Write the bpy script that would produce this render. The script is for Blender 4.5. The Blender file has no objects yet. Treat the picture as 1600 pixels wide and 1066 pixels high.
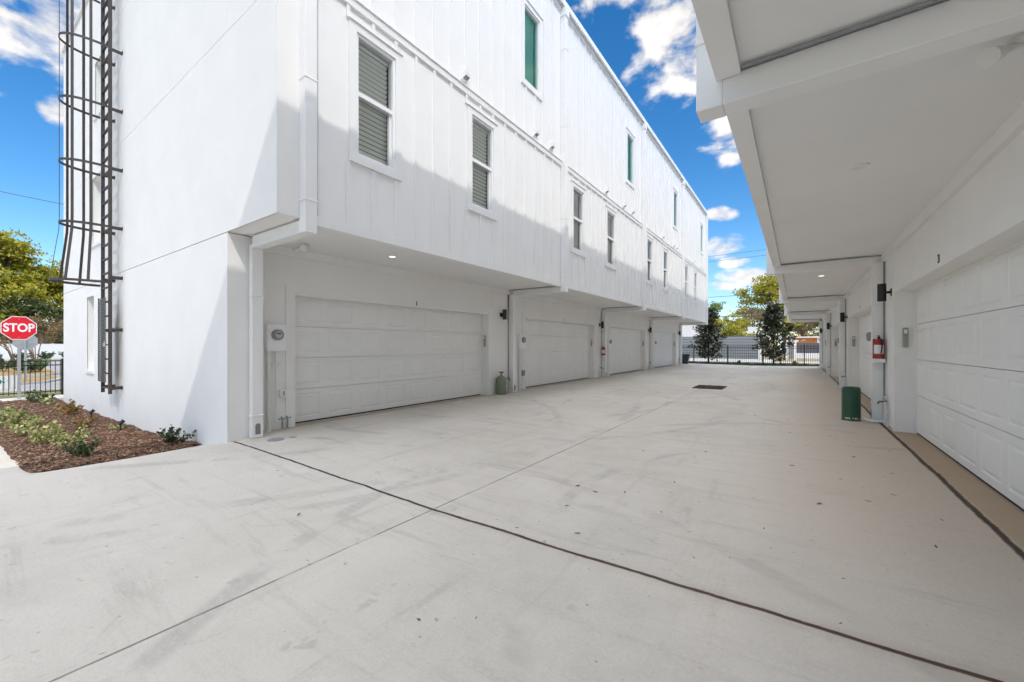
import bpy, math, random
from mathutils import Vector
C = bpy.context.scene
R = math.radians
rnd = random.Random(7)

# ------------------------------------------------------------------ camera
cam = bpy.data.objects.new("camera", bpy.data.cameras.new("camera"))
C.collection.objects.link(cam)
cam.location = (0, 0, 1.32)
YAW = math.atan(445.5 / 637)
cam.rotation_euler = (math.pi / 2, 0, YAW)
cam.data.sensor_width = 36
cam.data.lens = 637 / 1600 * 36
cam.data.shift_y = 7 / 1600
cam.data.clip_start = 0.05
cam.data.clip_end = 5000
C.camera = cam

# ------------------------------------------------------------------ light
SUN = Vector((.76, -.47, 1)).normalized()
EL = math.asin(SUN.z)
AZ = math.atan2(SUN.x, SUN.y)
sl = bpy.data.lights.new("sun", 'SUN')
sl.energy = 2.0
sl.angle = R(0.5)
sl.color = (1, .965, .91)
so = bpy.data.objects.new("sun", sl)
so.rotation_euler = SUN.to_track_quat('Z', 'Y').to_euler()
so.location = (20, -20, 40)
C.collection.objects.link(so)
C.view_settings.view_transform = 'Standard'
C.view_settings.look = 'None'
C.view_settings.exposure = -0.13
C.view_settings.gamma = 1
C.render.resolution_x = 1024
C.render.resolution_y = 682
C.cycles.max_bounces = 12
C.cycles.diffuse_bounces = 8


class NT:
    """tiny node-tree helper"""
    def __init__(s, tree):
        s.t = tree; s.n = tree.nodes; s.l = tree.links

    def node(s, typ, **kw):
        n = s.n.new(typ)
        for k, v in kw.items():
            setattr(n, k, v)
        return n

    def set(s, sock, v):
        if isinstance(v, bpy.types.NodeSocket):
            s.l.new(v, sock)
        elif v is not None:
            sock.default_value = v

    def m(s, op, a, b=None, c=None, clamp=False):
        n = s.node('ShaderNodeMath', operation=op, use_clamp=clamp)
        s.set(n.inputs[0], a)
        if b is not None: s.set(n.inputs[1], b)
        if c is not None: s.set(n.inputs[2], c)
        return n.outputs[0]

    def mix(s, f, a, b, blend='MIX'):
        n = s.node('ShaderNodeMix', data_type='RGBA', blend_type=blend)
        s.set(n.inputs[0], f)
        for i, v in ((6, a), (7, b)):
            if not isinstance(v, bpy.types.NodeSocket) and len(v) == 3: v = (*v, 1)
            s.set(n.inputs[i], v)
        return n.outputs[2]

    def smooth(s, v, lo, hi, a=0., b=1.):
        n = s.node('ShaderNodeMapRange', interpolation_type='SMOOTHSTEP')
        for i, x in enumerate((v, lo, hi, a, b)): s.set(n.inputs[i], x)
        return n.outputs[0]

    def noise(s, vec, scale, detail=4, rough=.5, dist=0.):
        n = s.node('ShaderNodeTexNoise')
        if vec is not None: s.l.new(vec, n.inputs['Vector'])
        n.inputs['Scale'].default_value = scale
        n.inputs['Detail'].default_value = detail
        n.inputs['Roughness'].default_value = rough
        n.inputs['Distortion'].default_value = dist
        return n.outputs['Fac']

    def scl(s, vec, sc):
        n = s.node('ShaderNodeVectorMath', operation='MULTIPLY')
        s.l.new(vec, n.inputs[0]); n.inputs[1].default_value = sc
        return n.outputs[0]


# world: Nishita sky with drifting clouds
w = bpy.data.worlds.new("World"); C.world = w; w.use_nodes = True
t = NT(w.node_tree)
bg = w.node_tree.nodes['Background']
sky = t.node('ShaderNodeTexSky', sky_type='NISHITA', sun_disc=False)
sky.sun_elevation = EL
sky.sun_rotation = AZ
sky.air_density = 1.0; sky.dust_density = 0.3; sky.ozone_density = 2.5
hs = t.node('ShaderNodeHueSaturation')
hs.inputs['Saturation'].default_value = 1.36
hs.inputs['Value'].default_value = 1.42
t.l.new(sky.outputs[0], hs.inputs['Color'])
tc = t.node('ShaderNodeTexCoord')
sep = t.node('ShaderNodeSeparateXYZ'); t.l.new(tc.outputs['Generated'], sep.inputs[0])
sx_, sy_, sz_ = sep.outputs
azn = t.m('MULTIPLY', t.m('ARCTAN2', sx_, sy_), 57.2958)
eln = t.m('MULTIPLY', t.m('ARCSINE', sz_), 57.2958)
# (azimuth, elevation, half width, half height) in degrees
clouds = [(-87, 30, 8, 6), (-95, 34, 12, 8), (-13.5, 36.5, 4.6, 5.5), (-11, 33, 4, 3.2), (-21, 41, 4, 2.4), (-9, 42, 8, 5),
          (-5.6, 25, 3.4, 2.8), (-7.9, 16, 1.6, .7), (-7.7, 12.2, 2.2, 1.2), (-4.3, 8.3, 3.0, 1.0), (-6.4, 10.3, 1.4, .6),
          (-7.6, 7.4, 1.8, .5), (-83, 21, 1.5, 1)]
acc = None
for a, e, ra, re in clouds:
    dx = t.m('DIVIDE', t.m('SUBTRACT', azn, a), ra)
    dy = t.m('DIVIDE', t.m('SUBTRACT', eln, e), re)
    r2 = t.m('ADD', t.m('MULTIPLY', dx, dx), t.m('MULTIPLY', dy, dy))
    mk = t.m('SUBTRACT', 1.0, t.m('MULTIPLY', r2, .5))
    acc = mk if acc is None else t.m('MAXIMUM', acc, mk)
acc = t.m('MAXIMUM', acc, -1.0)
cv = t.node('ShaderNodeCombineXYZ')
den = t.m('ADD', sz_, .22)
t.l.new(t.m('DIVIDE', sx_, den), cv.inputs[0]); t.l.new(t.m('DIVIDE', sy_, den), cv.inputs[1])
nz = t.noise(cv.outputs[0], 3.2, 9, .58, .3)
nz2 = t.noise(tc.outputs['Generated'], 9., 8, .55, .2)
ce = t.node('ShaderNodeCombineXYZ'); t.l.new(azn, ce.inputs[0]); t.l.new(t.m('MULTIPLY', eln, 1.7), ce.inputs[1])
nz3 = t.noise(ce.outputs[0], .22, 8, .54, .2)
nn = t.m('ADD', t.m('MULTIPLY', nz, .2), t.m('MULTIPLY', nz3, .8))
# broad cloud added out of view (behind camera, right, overhead) to lift the shade
away = t.smooth(t.m('ABSOLUTE', t.m('SUBTRACT', azn, -41.)), 52., 80.)
high = t.smooth(eln, 46., 58.)
cover = t.m('MULTIPLY', t.m('MAXIMUM', away, high), .92)
dn = t.m('ADD', t.m('MAXIMUM', acc, t.m('SUBTRACT', t.m('MULTIPLY', cover, 1.55), 1.0)), t.m('MULTIPLY', t.m('SUBTRACT', nn, .5), 5.2))
cmask = t.smooth(dn, .05, 1.1)
cmask = t.m('MULTIPLY', cmask, t.smooth(eln, 1., 6.))
shade = t.smooth(nz3, .42, .66, .80, 1.0)
lum = t.m('ADD', 8.2, t.m('MULTIPLY', cover, t.smooth(eln, 28., 64., 0., 66.)))  # added cloud made brighter overhead to fill the shaded lane
cc = t.node('ShaderNodeCombineColor')
t.l.new(t.m('MULTIPLY', shade, lum), cc.inputs[0]); t.l.new(t.m('MULTIPLY', shade, t.m('MULTIPLY', lum, .975)), cc.inputs[1]); t.l.new(t.m('MULTIPLY', shade, t.m('MULTIPLY', lum, .96)), cc.inputs[2])
t.l.new(t.mix(cmask, hs.outputs[0], cc.outputs[0]), bg.inputs['Color'])
bg.inputs['Strength'].default_value = 0.15


# ------------------------------------------------------------------ materials
def mat(name, col, rough=.6, metal=0., spec=.5, bump=None, var=None, emit=None):
    """plain painted / metal surface; bump=(scale, strength), var=(scale, amount)"""
    mm = bpy.data.materials.new(name); mm.use_nodes = True
    q = NT(mm.node_tree); b = q.n['Principled BSDF']
    b.inputs['Roughness'].default_value = rough
    b.inputs['Metallic'].default_value = metal
    b.inputs['Specular IOR Level'].default_value = spec
    c4 = (*col, 1)
    b.inputs['Base Color'].default_value = c4
    tcn = q.node('ShaderNodeTexCoord').outputs['Object']
    if var:
        n1 = q.noise(tcn, var[0], 6, .6)
        dark = tuple(x * (1 - var[1]) for x in col)
        q.l.new(q.mix(q.smooth(n1, .3, .7), dark, col), b.inputs['Base Color'])
    if bump:
        bn = q.node('ShaderNodeBump'); bn.inputs['Strength'].default_value = bump[1]
        bn.inputs['Distance'].default_value = .01
        q.l.new(q.noise(tcn, bump[0], 5, .6), bn.inputs['Height'])
        q.l.new(bn.outputs[0], b.inputs['Normal'])
    if emit:
        b.inputs['Emission Color'].default_value = (*emit[0], 1)
        b.inputs['Emission Strength'].default_value = emit[1]
    return mm


M = {}
M['stucco'] = mat('white stucco', (.85, .84, .82), .92, spec=.2, bump=(90, .25), var=(1.3, .035))
M['trim'] = mat('white trim paint', (.86, .855, .845), .55, spec=.3, bump=(30, .05), var=(2., .03))
M['siding'] = mat('white board siding', (.85, .845, .83), .62, spec=.3, bump=(45, .08), var=(1.1, .03))
M['soffit'] = mat('white soffit board', (.84, .835, .825), .8, spec=.2, bump=(60, .08), var=(.9, .04))
M['vinyl'] = mat('white vinyl', (.84, .84, .84), .35)
M['blind'] = mat('blind slats', (.85, .85, .80), .5)
M['metalwhite'] = mat('white painted metal', (.87, .87, .87), .4, bump=(25, .05))
M['dark'] = mat('dark gap', (.02, .02, .02), .9)
M['bronze'] = mat('dark bronze metal', (.06, .048, .043), .5, metal=0., bump=(60, .1), var=(6, .3))
M['black'] = mat('black powder coat', (.012, .012, .013), .45)
M['grey'] = mat('grey plastic', (.30, .31, .32), .5, var=(9, .2))
M['galv'] = mat('galvanised steel', (.52, .54, .55), .4, metal=.6, var=(8, .2))
M['red'] = mat('red enamel', (.36, .02, .018), .35)
M['signred'] = mat('red sign sheeting', (.72, .006, .02), .45)
M['signwhite'] = mat('white sign sheeting', (.85, .85, .85), .45)
M['green'] = mat('dark green plastic', (.018, .085, .045), .42, bump=(12, .1), var=(5, .25))
M['olive'] = mat('pale olive paint', (.21, .25, .17), .5, var=(6, .2), bump=(20, .08))
M['brass'] = mat('tarnished brass', (.20, .15, .09), .4, metal=.8)
M['pvc'] = mat('white pvc', (.75, .75, .72), .4)
M['rust'] = mat('rusty iron', (.10, .06, .04), .8, var=(14, .5))
M['bin'] = mat('bin plastic', (.02, .03, .028), .5)
M['glow'] = mat('lit lens', (.9, .9, .85), .4, emit=((1, .95, .85), 2.2))
M['lens'] = mat('frosted lens', (.8, .8, .78), .4)
M['beige'] = mat('beige keypad plastic', (.36, .35, .32), .5)
M['leafdry'] = mat('dry leaf', (.12, .065, .03), .8, var=(30, .5))
M['roofw'] = mat('white membrane roof', (.7, .7, .68), .8)
M['shingle'] = mat('pale shingle roof', (.45, .44, .43), .9, var=(6, .25))
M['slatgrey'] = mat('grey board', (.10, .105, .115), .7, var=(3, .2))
M['orange'] = mat('orange wall paint', (.80, .28, .06), .6, var=(2, .2))
M['corr'] = mat('pale grey lapped cladding', (.25, .27, .27), .5, var=(.4, .12))
M['bark'] = mat('bark', (.10, .075, .055), .95, bump=(18, .6), var=(6, .4))
M['twig'] = mat('bare twigs', (.26, .17, .11), .95, var=(1.5, .35))
M['kerb'] = mat('kerb concrete', (.52, .50, .46), .9, var=(3, .15), bump=(30, .2))
M['wire'] = mat('cable', (.09, .09, .09), .6)
M['teal'] = mat('teal print', (.05, .30, .33), .6)


def glass(name, tint, refl=.08, rough=.01, fk=1.0):
    mm = bpy.data.materials.new(name); mm.use_nodes = True
    q = NT(mm.node_tree); q.n.remove(q.n['Principled BSDF'])
    out = q.n['Material Output']
    tr = q.node('ShaderNodeBsdfTransparent'); tr.inputs[0].default_value = (*tint, 1)
    gl = q.node('ShaderNodeBsdfGlossy'); gl.inputs['Roughness'].default_value = rough
    gl.inputs[0].default_value = (.9, 1, .97, 1)
    fr = q.node('ShaderNodeFresnel'); fr.inputs[0].default_value = 1.5
    fac = q.m('ADD', q.m('MULTIPLY', fr.outputs[0], fk), refl, clamp=True)
    mx = q.node('ShaderNodeMixShader')
    q.l.new(fac, mx.inputs[0]); q.l.new(tr.outputs[0], mx.inputs[1]); q.l.new(gl.outputs[0], mx.inputs[2])
    q.l.new(mx.outputs[0], out.inputs[0])
    return mm


M['glass'] = glass('window glass', (.96, .97, .94), .02, .01, .55)
M['glass_teal'] = glass('teal tinted glass', (.50, .84, .74), .01, .01, .4)


def leafmat(name, c1, c2, c3, rough=.5, trans=.25):
    mm = bpy.data.materials.new(name); mm.use_nodes = True
    q = NT(mm.node_tree); b = q.n['Principled BSDF']; out = q.n['Material Output']
    g = q.node('ShaderNodeNewGeometry')
    rp = q.node('ShaderNodeValToRGB'); e = rp.color_ramp.elements
    e[0].color = (*c1, 1); e[1].color = (*c3, 1); e[0].position = 0; e[1].position = 1
    k = e.new(.5); k.color = (*c2, 1)
    q.l.new(g.outputs['Random Per Island'], rp.inputs[0])
    q.l.new(rp.outputs[0], b.inputs['Base Color'])
    b.inputs['Roughness'].default_value = rough
    tl = q.node('ShaderNodeBsdfTranslucent'); q.l.new(rp.outputs[0], tl.inputs[0])
    mx = q.node('ShaderNodeMixShader'); mx.inputs[0].default_value = trans
    q.l.new(b.outputs[0], mx.inputs[1]); q.l.new(tl.outputs[0], mx.inputs[2]); q.l.new(mx.outputs[0], out.inputs[0])
    return mm


M['oak'] = leafmat('yellow green oak leaves', (.14, .18, .025), (.44, .41, .035), (.66, .56, .07), .5, .42)
M['oakdark'] = leafmat('deep green leaves', (.03, .05, .015), (.08, .11, .03), (.15, .17, .05))
M['lime'] = leafmat('pale green leaves', (.10, .16, .05), (.19, .27, .08), (.28, .34, .12))
M['brownleaf'] = leafmat('brown twiggy leaves', (.12, .09, .04), (.24, .17, .08), (.34, .24, .11))
M['magnolia'] = leafmat('glossy magnolia leaves', (.012, .022, .01), (.035, .055, .022), (.17, .14, .07), .5, .08)
M['shrub'] = leafmat('green shrub leaves', (.03, .055, .02), (.07, .11, .035), (.13, .17, .06))
M['varieg'] = leafmat('variegated yellow leaves', (.10, .14, .03), (.33, .36, .12), (.68, .64, .30))
M['rusty'] = leafmat('orange and yellow leaves', (.12, .12, .03), (.38, .26, .06), (.34, .12, .035))
M['grassblade'] = leafmat('grass blades', (.03, .07, .012), (.06, .12, .02), (.12, .17, .04), .6)
M['chip'] = leafmat('bark chips', (.08, .045, .028), (.21, .11, .062), (.44, .29, .19), .9, 0.)


def mulch_mat():
    mm = mat('mulch', (.10, .055, .035), .95)
    q = NT(mm.node_tree); b = q.n['Principled BSDF']
    tcn = q.node('ShaderNodeTexCoord').outputs['Object']
    n = q.noise(tcn, 26, 6, .7, .6)
    q.l.new(q.mix(q.smooth(n, .35, .68), (.035, .018, .011), (.19, .10, .058)), b.inputs['Base Color'])
    bn = q.node('ShaderNodeBump'); bn.inputs['Distance'].default_value = .04
    q.l.new(n, bn.inputs['Height']); q.l.new(bn.outputs[0], b.inputs['Normal'])
    return mm


M['mulch'] = mulch_mat()


def concrete_mat():
    mm = bpy.data.materials.new('broomed concrete'); mm.use_nodes = True
    q = NT(mm.node_tree); b = q.n['Principled BSDF']
    pos = q.node('ShaderNodeNewGeometry').outputs['Position']
    sp = q.node('ShaderNodeSeparateXYZ'); q.l.new(pos, sp.inputs[0]); x, y, z = sp.outputs
    big = q.noise(pos, .35, 5, .6, .4)
    med = q.noise(pos, 1.9, 12, .72, .3)
    fine = q.noise(pos, 55, 4, .6)
    tiny = q.noise(pos, 180, 2, .5)
    streak = q.noise(q.scl(pos, (.35, 3.2, 1)), 1.6, 12, .74, .5)     # trowel and wash streaks across the lane
    strk2 = q.noise(q.scl(pos, (2.6, .28, 1)), 1.4, 12, .72, .6)       # wheel tracks along it
    col = q.mix(q.smooth(big, .3, .7), (.47, .43, .36), (.60, .55, .475))
    col = q.mix(q.smooth(med, .32, .7, 0., .45), col, (.69, .645, .565))
    col = q.mix(q.smooth(streak, .5, .78, 0., .75), col, (.31, .28, .235))
    col = q.mix(q.smooth(strk2, .52, .8, 0., .66), col, (.30, .27, .23))
    # warm sandy tint, stronger towards the right-hand doors
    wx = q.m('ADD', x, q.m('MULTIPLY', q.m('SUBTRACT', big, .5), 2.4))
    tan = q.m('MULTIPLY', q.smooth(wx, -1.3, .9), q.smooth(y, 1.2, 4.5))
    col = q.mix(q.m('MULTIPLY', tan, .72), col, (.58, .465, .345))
    # tyre marks: arcs turned into the garages
    tm = None
    for cx_, cy_, r_, w_ in [(-6.8, 9.6, 4.3, .10), (-6.8, 9.6, 5.9, .11), (1.9, 3.6, 3.6, .09), (1.9, 3.6, 5.2, .09), (-8.2, 4., 5.3, .1),
                             (2.5, 12.5, 4.8, .1), (-6.6, 15.5, 4.4, .1), (-6.6, 15.5, 6., .1), (2.2, 18.5, 4.6, .1), (-3.2, -1.6, 5.4, .09),
                             (-12.5, 6.5, 8.3, .11), (-12.5, 6.5, 9.9, .11)]:
        ddx = q.m('SUBTRACT', x, cx_); ddy = q.m('SUBTRACT', y, cy_)
        dd = q.m('SQRT', q.m('ADD', q.m('MULTIPLY', ddx, ddx), q.m('MULTIPLY', ddy, ddy)))
        dd = q.m('ABSOLUTE', q.m('SUBTRACT', dd, r_))
        k = q.smooth(dd, w_ * .35, w_ * 1.1, 1., 0.)
        tm = k if tm is None else q.m('MAXIMUM', tm, k)
    tm = q.m('MULTIPLY', tm, q.m('ADD', .9, q.m('MULTIPLY', .1, q.m('SINE', q.m('MULTIPLY', y, 95.)))))
    tread = q.noise(q.scl(pos, (1, 1, 1)), .8, 4, .7, 1.)
    tm = q.m('MULTIPLY', tm, q.smooth(tread, .44, .60))
    tm = q.m('MULTIPLY', tm, q.smooth(fine, .35, .6, .4, 1.))
    col = q.mix(q.m('MULTIPLY', tm, .6), col, (.28, .255, .22))
    # dark blotches
    bl = q.noise(pos, .9, 12, .76, 1.2)
    col = q.mix(q.smooth(bl, .58, .75, 0., .62), col, (.27, .255, .215))
    pt = q.noise(pos, 4.5, 3, .6)
    col = q.mix(q.smooth(pt, .66, .72, 0., .45), col, (.33, .29, .24))
    sp2 = q.noise(pos, 17, 2, .5)
    col = q.mix(q.smooth(sp2, .72, .76, 0., .7), col, (.20, .16, .12))
    col = q.mix(q.smooth(tiny, .38, .7, 0., .32), col, (.36, .34, .31))
    col = q.mix(q.smooth(fine, .3, .72, 0., .25), col, (.66, .64, .59))
    # joints
    wob = q.m('MULTIPLY', q.m('SUBTRACT', q.noise(pos, 1.1, 5, .6), .5), .16)
    wobf = q.m('MULTIPLY', q.m('SUBTRACT', q.noise(pos, 14, 3, .6), .5), .012)
    dy = q.m('ABSOLUTE', q.m('ADD', q.m('ADD', q.m('SUBTRACT', y, 2.42), q.m('MULTIPLY', wob, .5)), wobf))
    j1 = q.smooth(dy, .009, .020, 1., 0.)
    j1 = q.m('MULTIPLY', j1, q.smooth(x, -6.5, -6.4))
    dx = q.m('ABSOLUTE', q.m('ADD', q.m('ADD', x, 2.5), q.m('MULTIPLY', wob, .12)))
    j2 = q.m('MULTIPLY', q.smooth(dx, .004, .011, 1., 0.), q.smooth(q.noise(pos, 3, 3), .3, .5, .35, .85))
    dk = None
    for yy in (5.95, 12.8, 16.15, 19.6, 23.0, 26.4):
        d_ = q.m('ABSOLUTE', q.m('ADD', q.m('SUBTRACT', y, yy), q.m('MULTIPLY', wob, .12)))
        k = q.smooth(d_, .003, .009, .5, 0.)
        dk = k if dk is None else q.m('MAXIMUM', dk, k)
    dk = q.m('MULTIPLY', dk, q.smooth(x, -2.5, -2.4, .25, 1.))
    dk = q.m('MULTIPLY', dk, q.smooth(q.noise(pos, 2.3, 3), .4, .6, .2, 1.))
    d9 = q.m('ABSOLUTE', q.m('ADD', q.m('SUBTRACT', y, -4.4), wob))
    j5 = q.smooth(d9, .006, .013, .8, 0.)
    # dirt strip in front of the right garage doors
    dr = q.m('ABSOLUTE', q.m('ADD', q.m('SUBTRACT', x, 1.17), q.m('ADD', q.m('MULTIPLY', wob, .4), q.m('MULTIPLY', wobf, 1.6))))
    j3 = q.smooth(dr, .012, .032, 1., 0.)
    thr = q.m('MULTIPLY', q.smooth(x, 1.18, 1.22), .75)
    col = q.mix(thr, col, (.42, .30, .19))
    dl = q.m('MULTIPLY', q.smooth(q.m('ADD', x, q.m('MULTIPLY', wob, .3)), -6.70, -6.62, 1., 0.), q.smooth(y, 2.8, 3.0))
    col = q.mix(q.m('MULTIPLY', dl, .6), col, (.34, .26, .19))
    halo = q.smooth(dy, .01, .12, .22, 0.)
    col = q.mix(q.m('MULTIPLY', halo, q.smooth(x, -3, 1.)), col, (.33, .22, .14))
    joint_c = q.mix(q.smooth(x, -3.5, -.5), (.035, .032, .03), (.075, .042, .026))
    col = q.mix(j1, col, joint_c)
    col = q.mix(j3, col, (.07, .045, .028))
    jj = q.m('MAXIMUM', q.m('MAXIMUM', j2, dk), j5)
    col = q.mix(q.m('MULTIPLY', jj, .85), col, (.09, .08, .07))
    q.l.new(col, b.inputs['Base Color'])
    q.l.new(q.smooth(med, .3, .7, .62, .82), b.inputs['Roughness'])
    b.inputs['Specular IOR Level'].default_value = .35
    hgt = q.m('ADD', q.m('MULTIPLY', q.noise(q.scl(pos, (4, 60, 4)), 3, 3, .6), .25), q.m('MULTIPLY', fine, .5))
    hgt = q.m('SUBTRACT', hgt, q.m('MULTIPLY', q.m('MAXIMUM', q.m('MAXIMUM', j1, j3), q.m('MULTIPLY', jj, .6)), 3.))
    bn = q.node('ShaderNodeBump'); bn.inputs['Distance'].default_value = .004; bn.inputs['Strength'].default_value = .6
    q.l.new(hgt, bn.inputs['Height']); q.l.new(bn.outputs[0], b.inputs['Normal'])
    return mm


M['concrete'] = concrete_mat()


def patchy(name, c1, c2, scale, rough=.95, bump=(20, .3)):
    mm = mat(name, c1, rough, bump=bump)
    q = NT(mm.node_tree); b = q.n['Principled BSDF']
    pos = q.node('ShaderNodeNewGeometry').outputs['Position']
    n = q.m('ADD', q.m('MULTIPLY', q.noise(pos, scale, 7, .65, .5), .7), q.m('MULTIPLY', q.noise(pos, scale * 14, 4, .6), .3))
    q.l.new(q.mix(q.smooth(n, .36, .64), c1, c2), b.inputs['Base Color'])
    return mm


M['earth'] = patchy('dry grass and sand', (.20, .19, .07), (.36, .29, .17), .25)
M['drygrass'] = patchy('dry brown grass', (.24, .20, .07), (.38, .22, .09), .8)
M['grass'] = patchy('mown grass', (.045, .085, .02), (.10, .14, .04), 1.5)
M['verge'] = patchy('verge grass', (.13, .15, .05), (.25, .22, .09), 1.1)
M['asphalt'] = patchy('weathered asphalt', (.26, .25, .245), (.34, .33, .32), .5, .9, (60, .3))
M['walk'] = patchy('sidewalk concrete', (.52, .50, .46), (.62, .60, .56), .8, .9, (50, .15))
M['road2'] = patchy('pale concrete road', (.40, .38, .36), (.50, .48, .45), .4, .9, (50, .15))


# ------------------------------------------------------------------ mesh helpers
class MB:
    def __init__(s): s.v = []; s.f = []

    def box(s, x0, x1, y0, y1, z0, z1):
        x0, x1 = min(x0, x1), max(x0, x1); y0, y1 = min(y0, y1), max(y0, y1); z0, z1 = min(z0, z1), max(z0, z1)
        i = len(s.v)
        s.v += [(x0, y0, z0), (x1, y0, z0), (x1, y1, z0), (x0, y1, z0), (x0, y0, z1), (x1, y0, z1), (x1, y1, z1), (x0, y1, z1)]
        s.f += [(i, i + 3, i + 2, i + 1), (i + 4, i + 5, i + 6, i + 7), (i, i + 1, i + 5, i + 4), (i + 1, i + 2, i + 6, i + 5), (i + 2, i + 3, i + 7, i + 6), (i + 3, i, i + 4, i + 7)]
        return s

    def quad(s, a, b, c, d):
        i = len(s.v); s.v += [tuple(a), tuple(b), tuple(c), tuple(d)]; s.f.append((i, i + 1, i + 2, i + 3)); return s

    def tube(s, pts, r, n=8, cap=True):
        pts = [Vector(p) for p in pts]
        rr = r if isinstance(r, (list, tuple)) else [r] * len(pts)
        base = len(s.v)
        for k, p in enumerate(pts):
            if k == 0: d = pts[1] - p
            elif k == len(pts) - 1: d = p - pts[k - 1]
            else: d = (pts[k + 1] - p).normalized() + (p - pts[k - 1]).normalized()
            d.normalize()
            up = Vector((0, 0, 1)) if abs(d.z) < .95 else Vector((1, 0, 0))
            u = d.cross(up).normalized(); v = d.cross(u).normalized()
            for j in range(n):
                a = 2 * math.pi * j / n
                s.v.append(tuple(p + (u * math.cos(a) + v * math.sin(a)) * rr[k]))
        for k in range(len(pts) - 1):
            for j in range(n):
                a = base + k * n + j; b_ = base + k * n + (j + 1) % n
                s.f.append((a, b_, b_ + n, a + n))
        if cap:
            s.f.append(tuple(base + j for j in reversed(range(n))))
            s.f.append(tuple(base + (len(pts) - 1) * n + j for j in range(n)))
        return s

    def bar(s, a, b, w_, d_, side):
        """flat bar from a to b, width w_ along vector side, thickness d_"""
        a = Vector(a); b = Vector(b); u = Vector(side).normalized(); dr = (b - a).normalized()
        u = (u - dr * u.dot(dr)).normalized(); v = dr.cross(u)
        i = len(s.v)
        for p in (a, b):
            for su, sv in ((-1, -1), (1, -1), (1, 1), (-1, 1)):
                s.v.append(tuple(p + u * su * w_ / 2 + v * sv * d_ / 2))
        s.f += [(i + 3, i + 2, i + 1, i), (i + 4, i + 5, i + 6, i + 7)]
        for j in range(4): s.f.append((i + j, i + (j + 1) % 4, i + 4 + (j + 1) % 4, i + 4 + j))
        return s

    def lathe(s, c, prof, n=24):
        """prof = [(r, z)...] about vertical axis at c"""
        base = len(s.v)
        for r_, z_ in prof:
            for j in range(n):
                a = 2 * math.pi * j / n
                s.v.append((c[0] + r_ * math.cos(a), c[1] + r_ * math.sin(a), c[2] + z_))
        for k in range(len(prof) - 1):
            for j in range(n):
                a = base + k * n + j; b_ = base + k * n + (j + 1) % n
                s.f.append((a, b_, b_ + n, a + n))
        s.f.append(tuple(base + j for j in reversed(range(n))))
        s.f.append(tuple(base + (len(prof) - 1) * n + j for j in range(n)))
        return s

    def build(s, name, material, parent=None, smooth=False, bevel=0., off=None):
        me = bpy.data.meshes.new(name)
        vs = s.v
        if off is not None: vs = [(a - off[0], b - off[1], c - off[2]) for a, b, c in vs]
        me.from_pydata(vs, [], s.f); me.validate(); me.materials.append(material)
        if smooth:
            me.polygons.foreach_set('use_smooth', [True] * len(me.polygons))
        o = bpy.data.objects.new(name, me); C.collection.objects.link(o)
        if off is not None and parent is None: o.location = off
        if parent is not None: o.parent = parent
        if smooth:
            md = o.modifiers.new('n', 'EDGE_SPLIT'); md.split_angle = R(40)
        if bevel:
            md = o.modifiers.new('b', 'BEVEL'); md.width = bevel; md.segments = 2; md.limit_method = 'ANGLE'
        return o


def tag(o, label=None, cat=None, group=None, kind=None):
    if label: o['label'] = label
    if cat: o['category'] = cat
    if group: o['group'] = group
    if kind: o['kind'] = kind
    return o


def empty(name, loc, label, cat, group=None):
    o = bpy.data.objects.new(name, None); C.collection.objects.link(o); o.location = loc
    o.empty_display_size = .2
    return tag(o, label, cat, group)


def copy_tree(o, parent=None):
    c = o.copy(); C.collection.objects.link(c)
    if parent is not None: c.parent = parent
    for ch in list(o.children): copy_tree(ch, c)
    return c


def text_mesh(txt, size, name, material, parent, loc, rot, ext=.002, bold=0., align='CENTER', sx=1.):
    cu = bpy.data.curves.new(name, 'FONT'); cu.body = txt; cu.size = size; cu.extrude = ext; cu.offset = bold
    cu.align_x = align; cu.align_y = 'CENTER'
    tmp = bpy.data.objects.new('tmp', cu); C.collection.objects.link(tmp)
    dg = bpy.context.evaluated_depsgraph_get(); dg.update()
    me = bpy.data.meshes.new_from_object(tmp.evaluated_get(dg))
    bpy.data.objects.remove(tmp)
    me.materials.clear(); me.materials.append(material); me.name = name
    o = bpy.data.objects.new(name, me); C.collection.objects.link(o)
    o.parent = parent; o.location = loc; o.rotation_euler = rot; o.scale = (sx, 1, 1)
    return o


# ------------------------------------------------------------------ terrain
def lerp_table(x, tab):
    if x <= tab[0][0]: return tab[0][1]
    for (a, za), (b, zb) in zip(tab, tab[1:]):
        if x <= b: return za + (zb - za) * (x - a) / (b - a)
    return tab[-1][1]


DROP = [(-22, -.45), (-18, -.44), (-12, -.37), (-9, -.31), (-7.9, -.25), (-7.33, -.18), (-6.84, -.09), (-6.4, -.01), (-5.8, 0)]


def sstep(v, a, b):
    k = min(1, max(0, (v - a) / (b - a))); return k * k * (3 - 2 * k)


def G(x, y):
    far = 1 - sstep(y, 12, 34) if x < -18.5 else 1 - sstep(y, 2.40, 2.60)
    z = lerp_table(x, DROP) * far
    if -6.72 < x < 1.24: z += -.055 * (1 - min(1, abs(x + 2.55) / 4.0))
    if y > 32: z -= .05 * sstep(y, 32, 36)
    return z


def grid(xs, ys, dz, name, material, inside=None):
    mb = MB(); idx = {}
    for i, x in enumerate(xs):
        for j, y in enumerate(ys):
            idx[i, j] = len(mb.v); mb.v.append((x, y, G(x, y) + dz))
    for i in range(len(xs) - 1):
        for j in range(len(ys) - 1):
            if inside and not inside((xs[i] + xs[i + 1]) / 2, (ys[j] + ys[j + 1]) / 2): continue
            mb.f.append((idx[i, j], idx[i + 1, j], idx[i + 1, j + 1], idx[i, j + 1]))
    return mb.build(name, material)


def frange(a, b, n): return [a + (b - a) * k / n for k in range(n + 1)]


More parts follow.
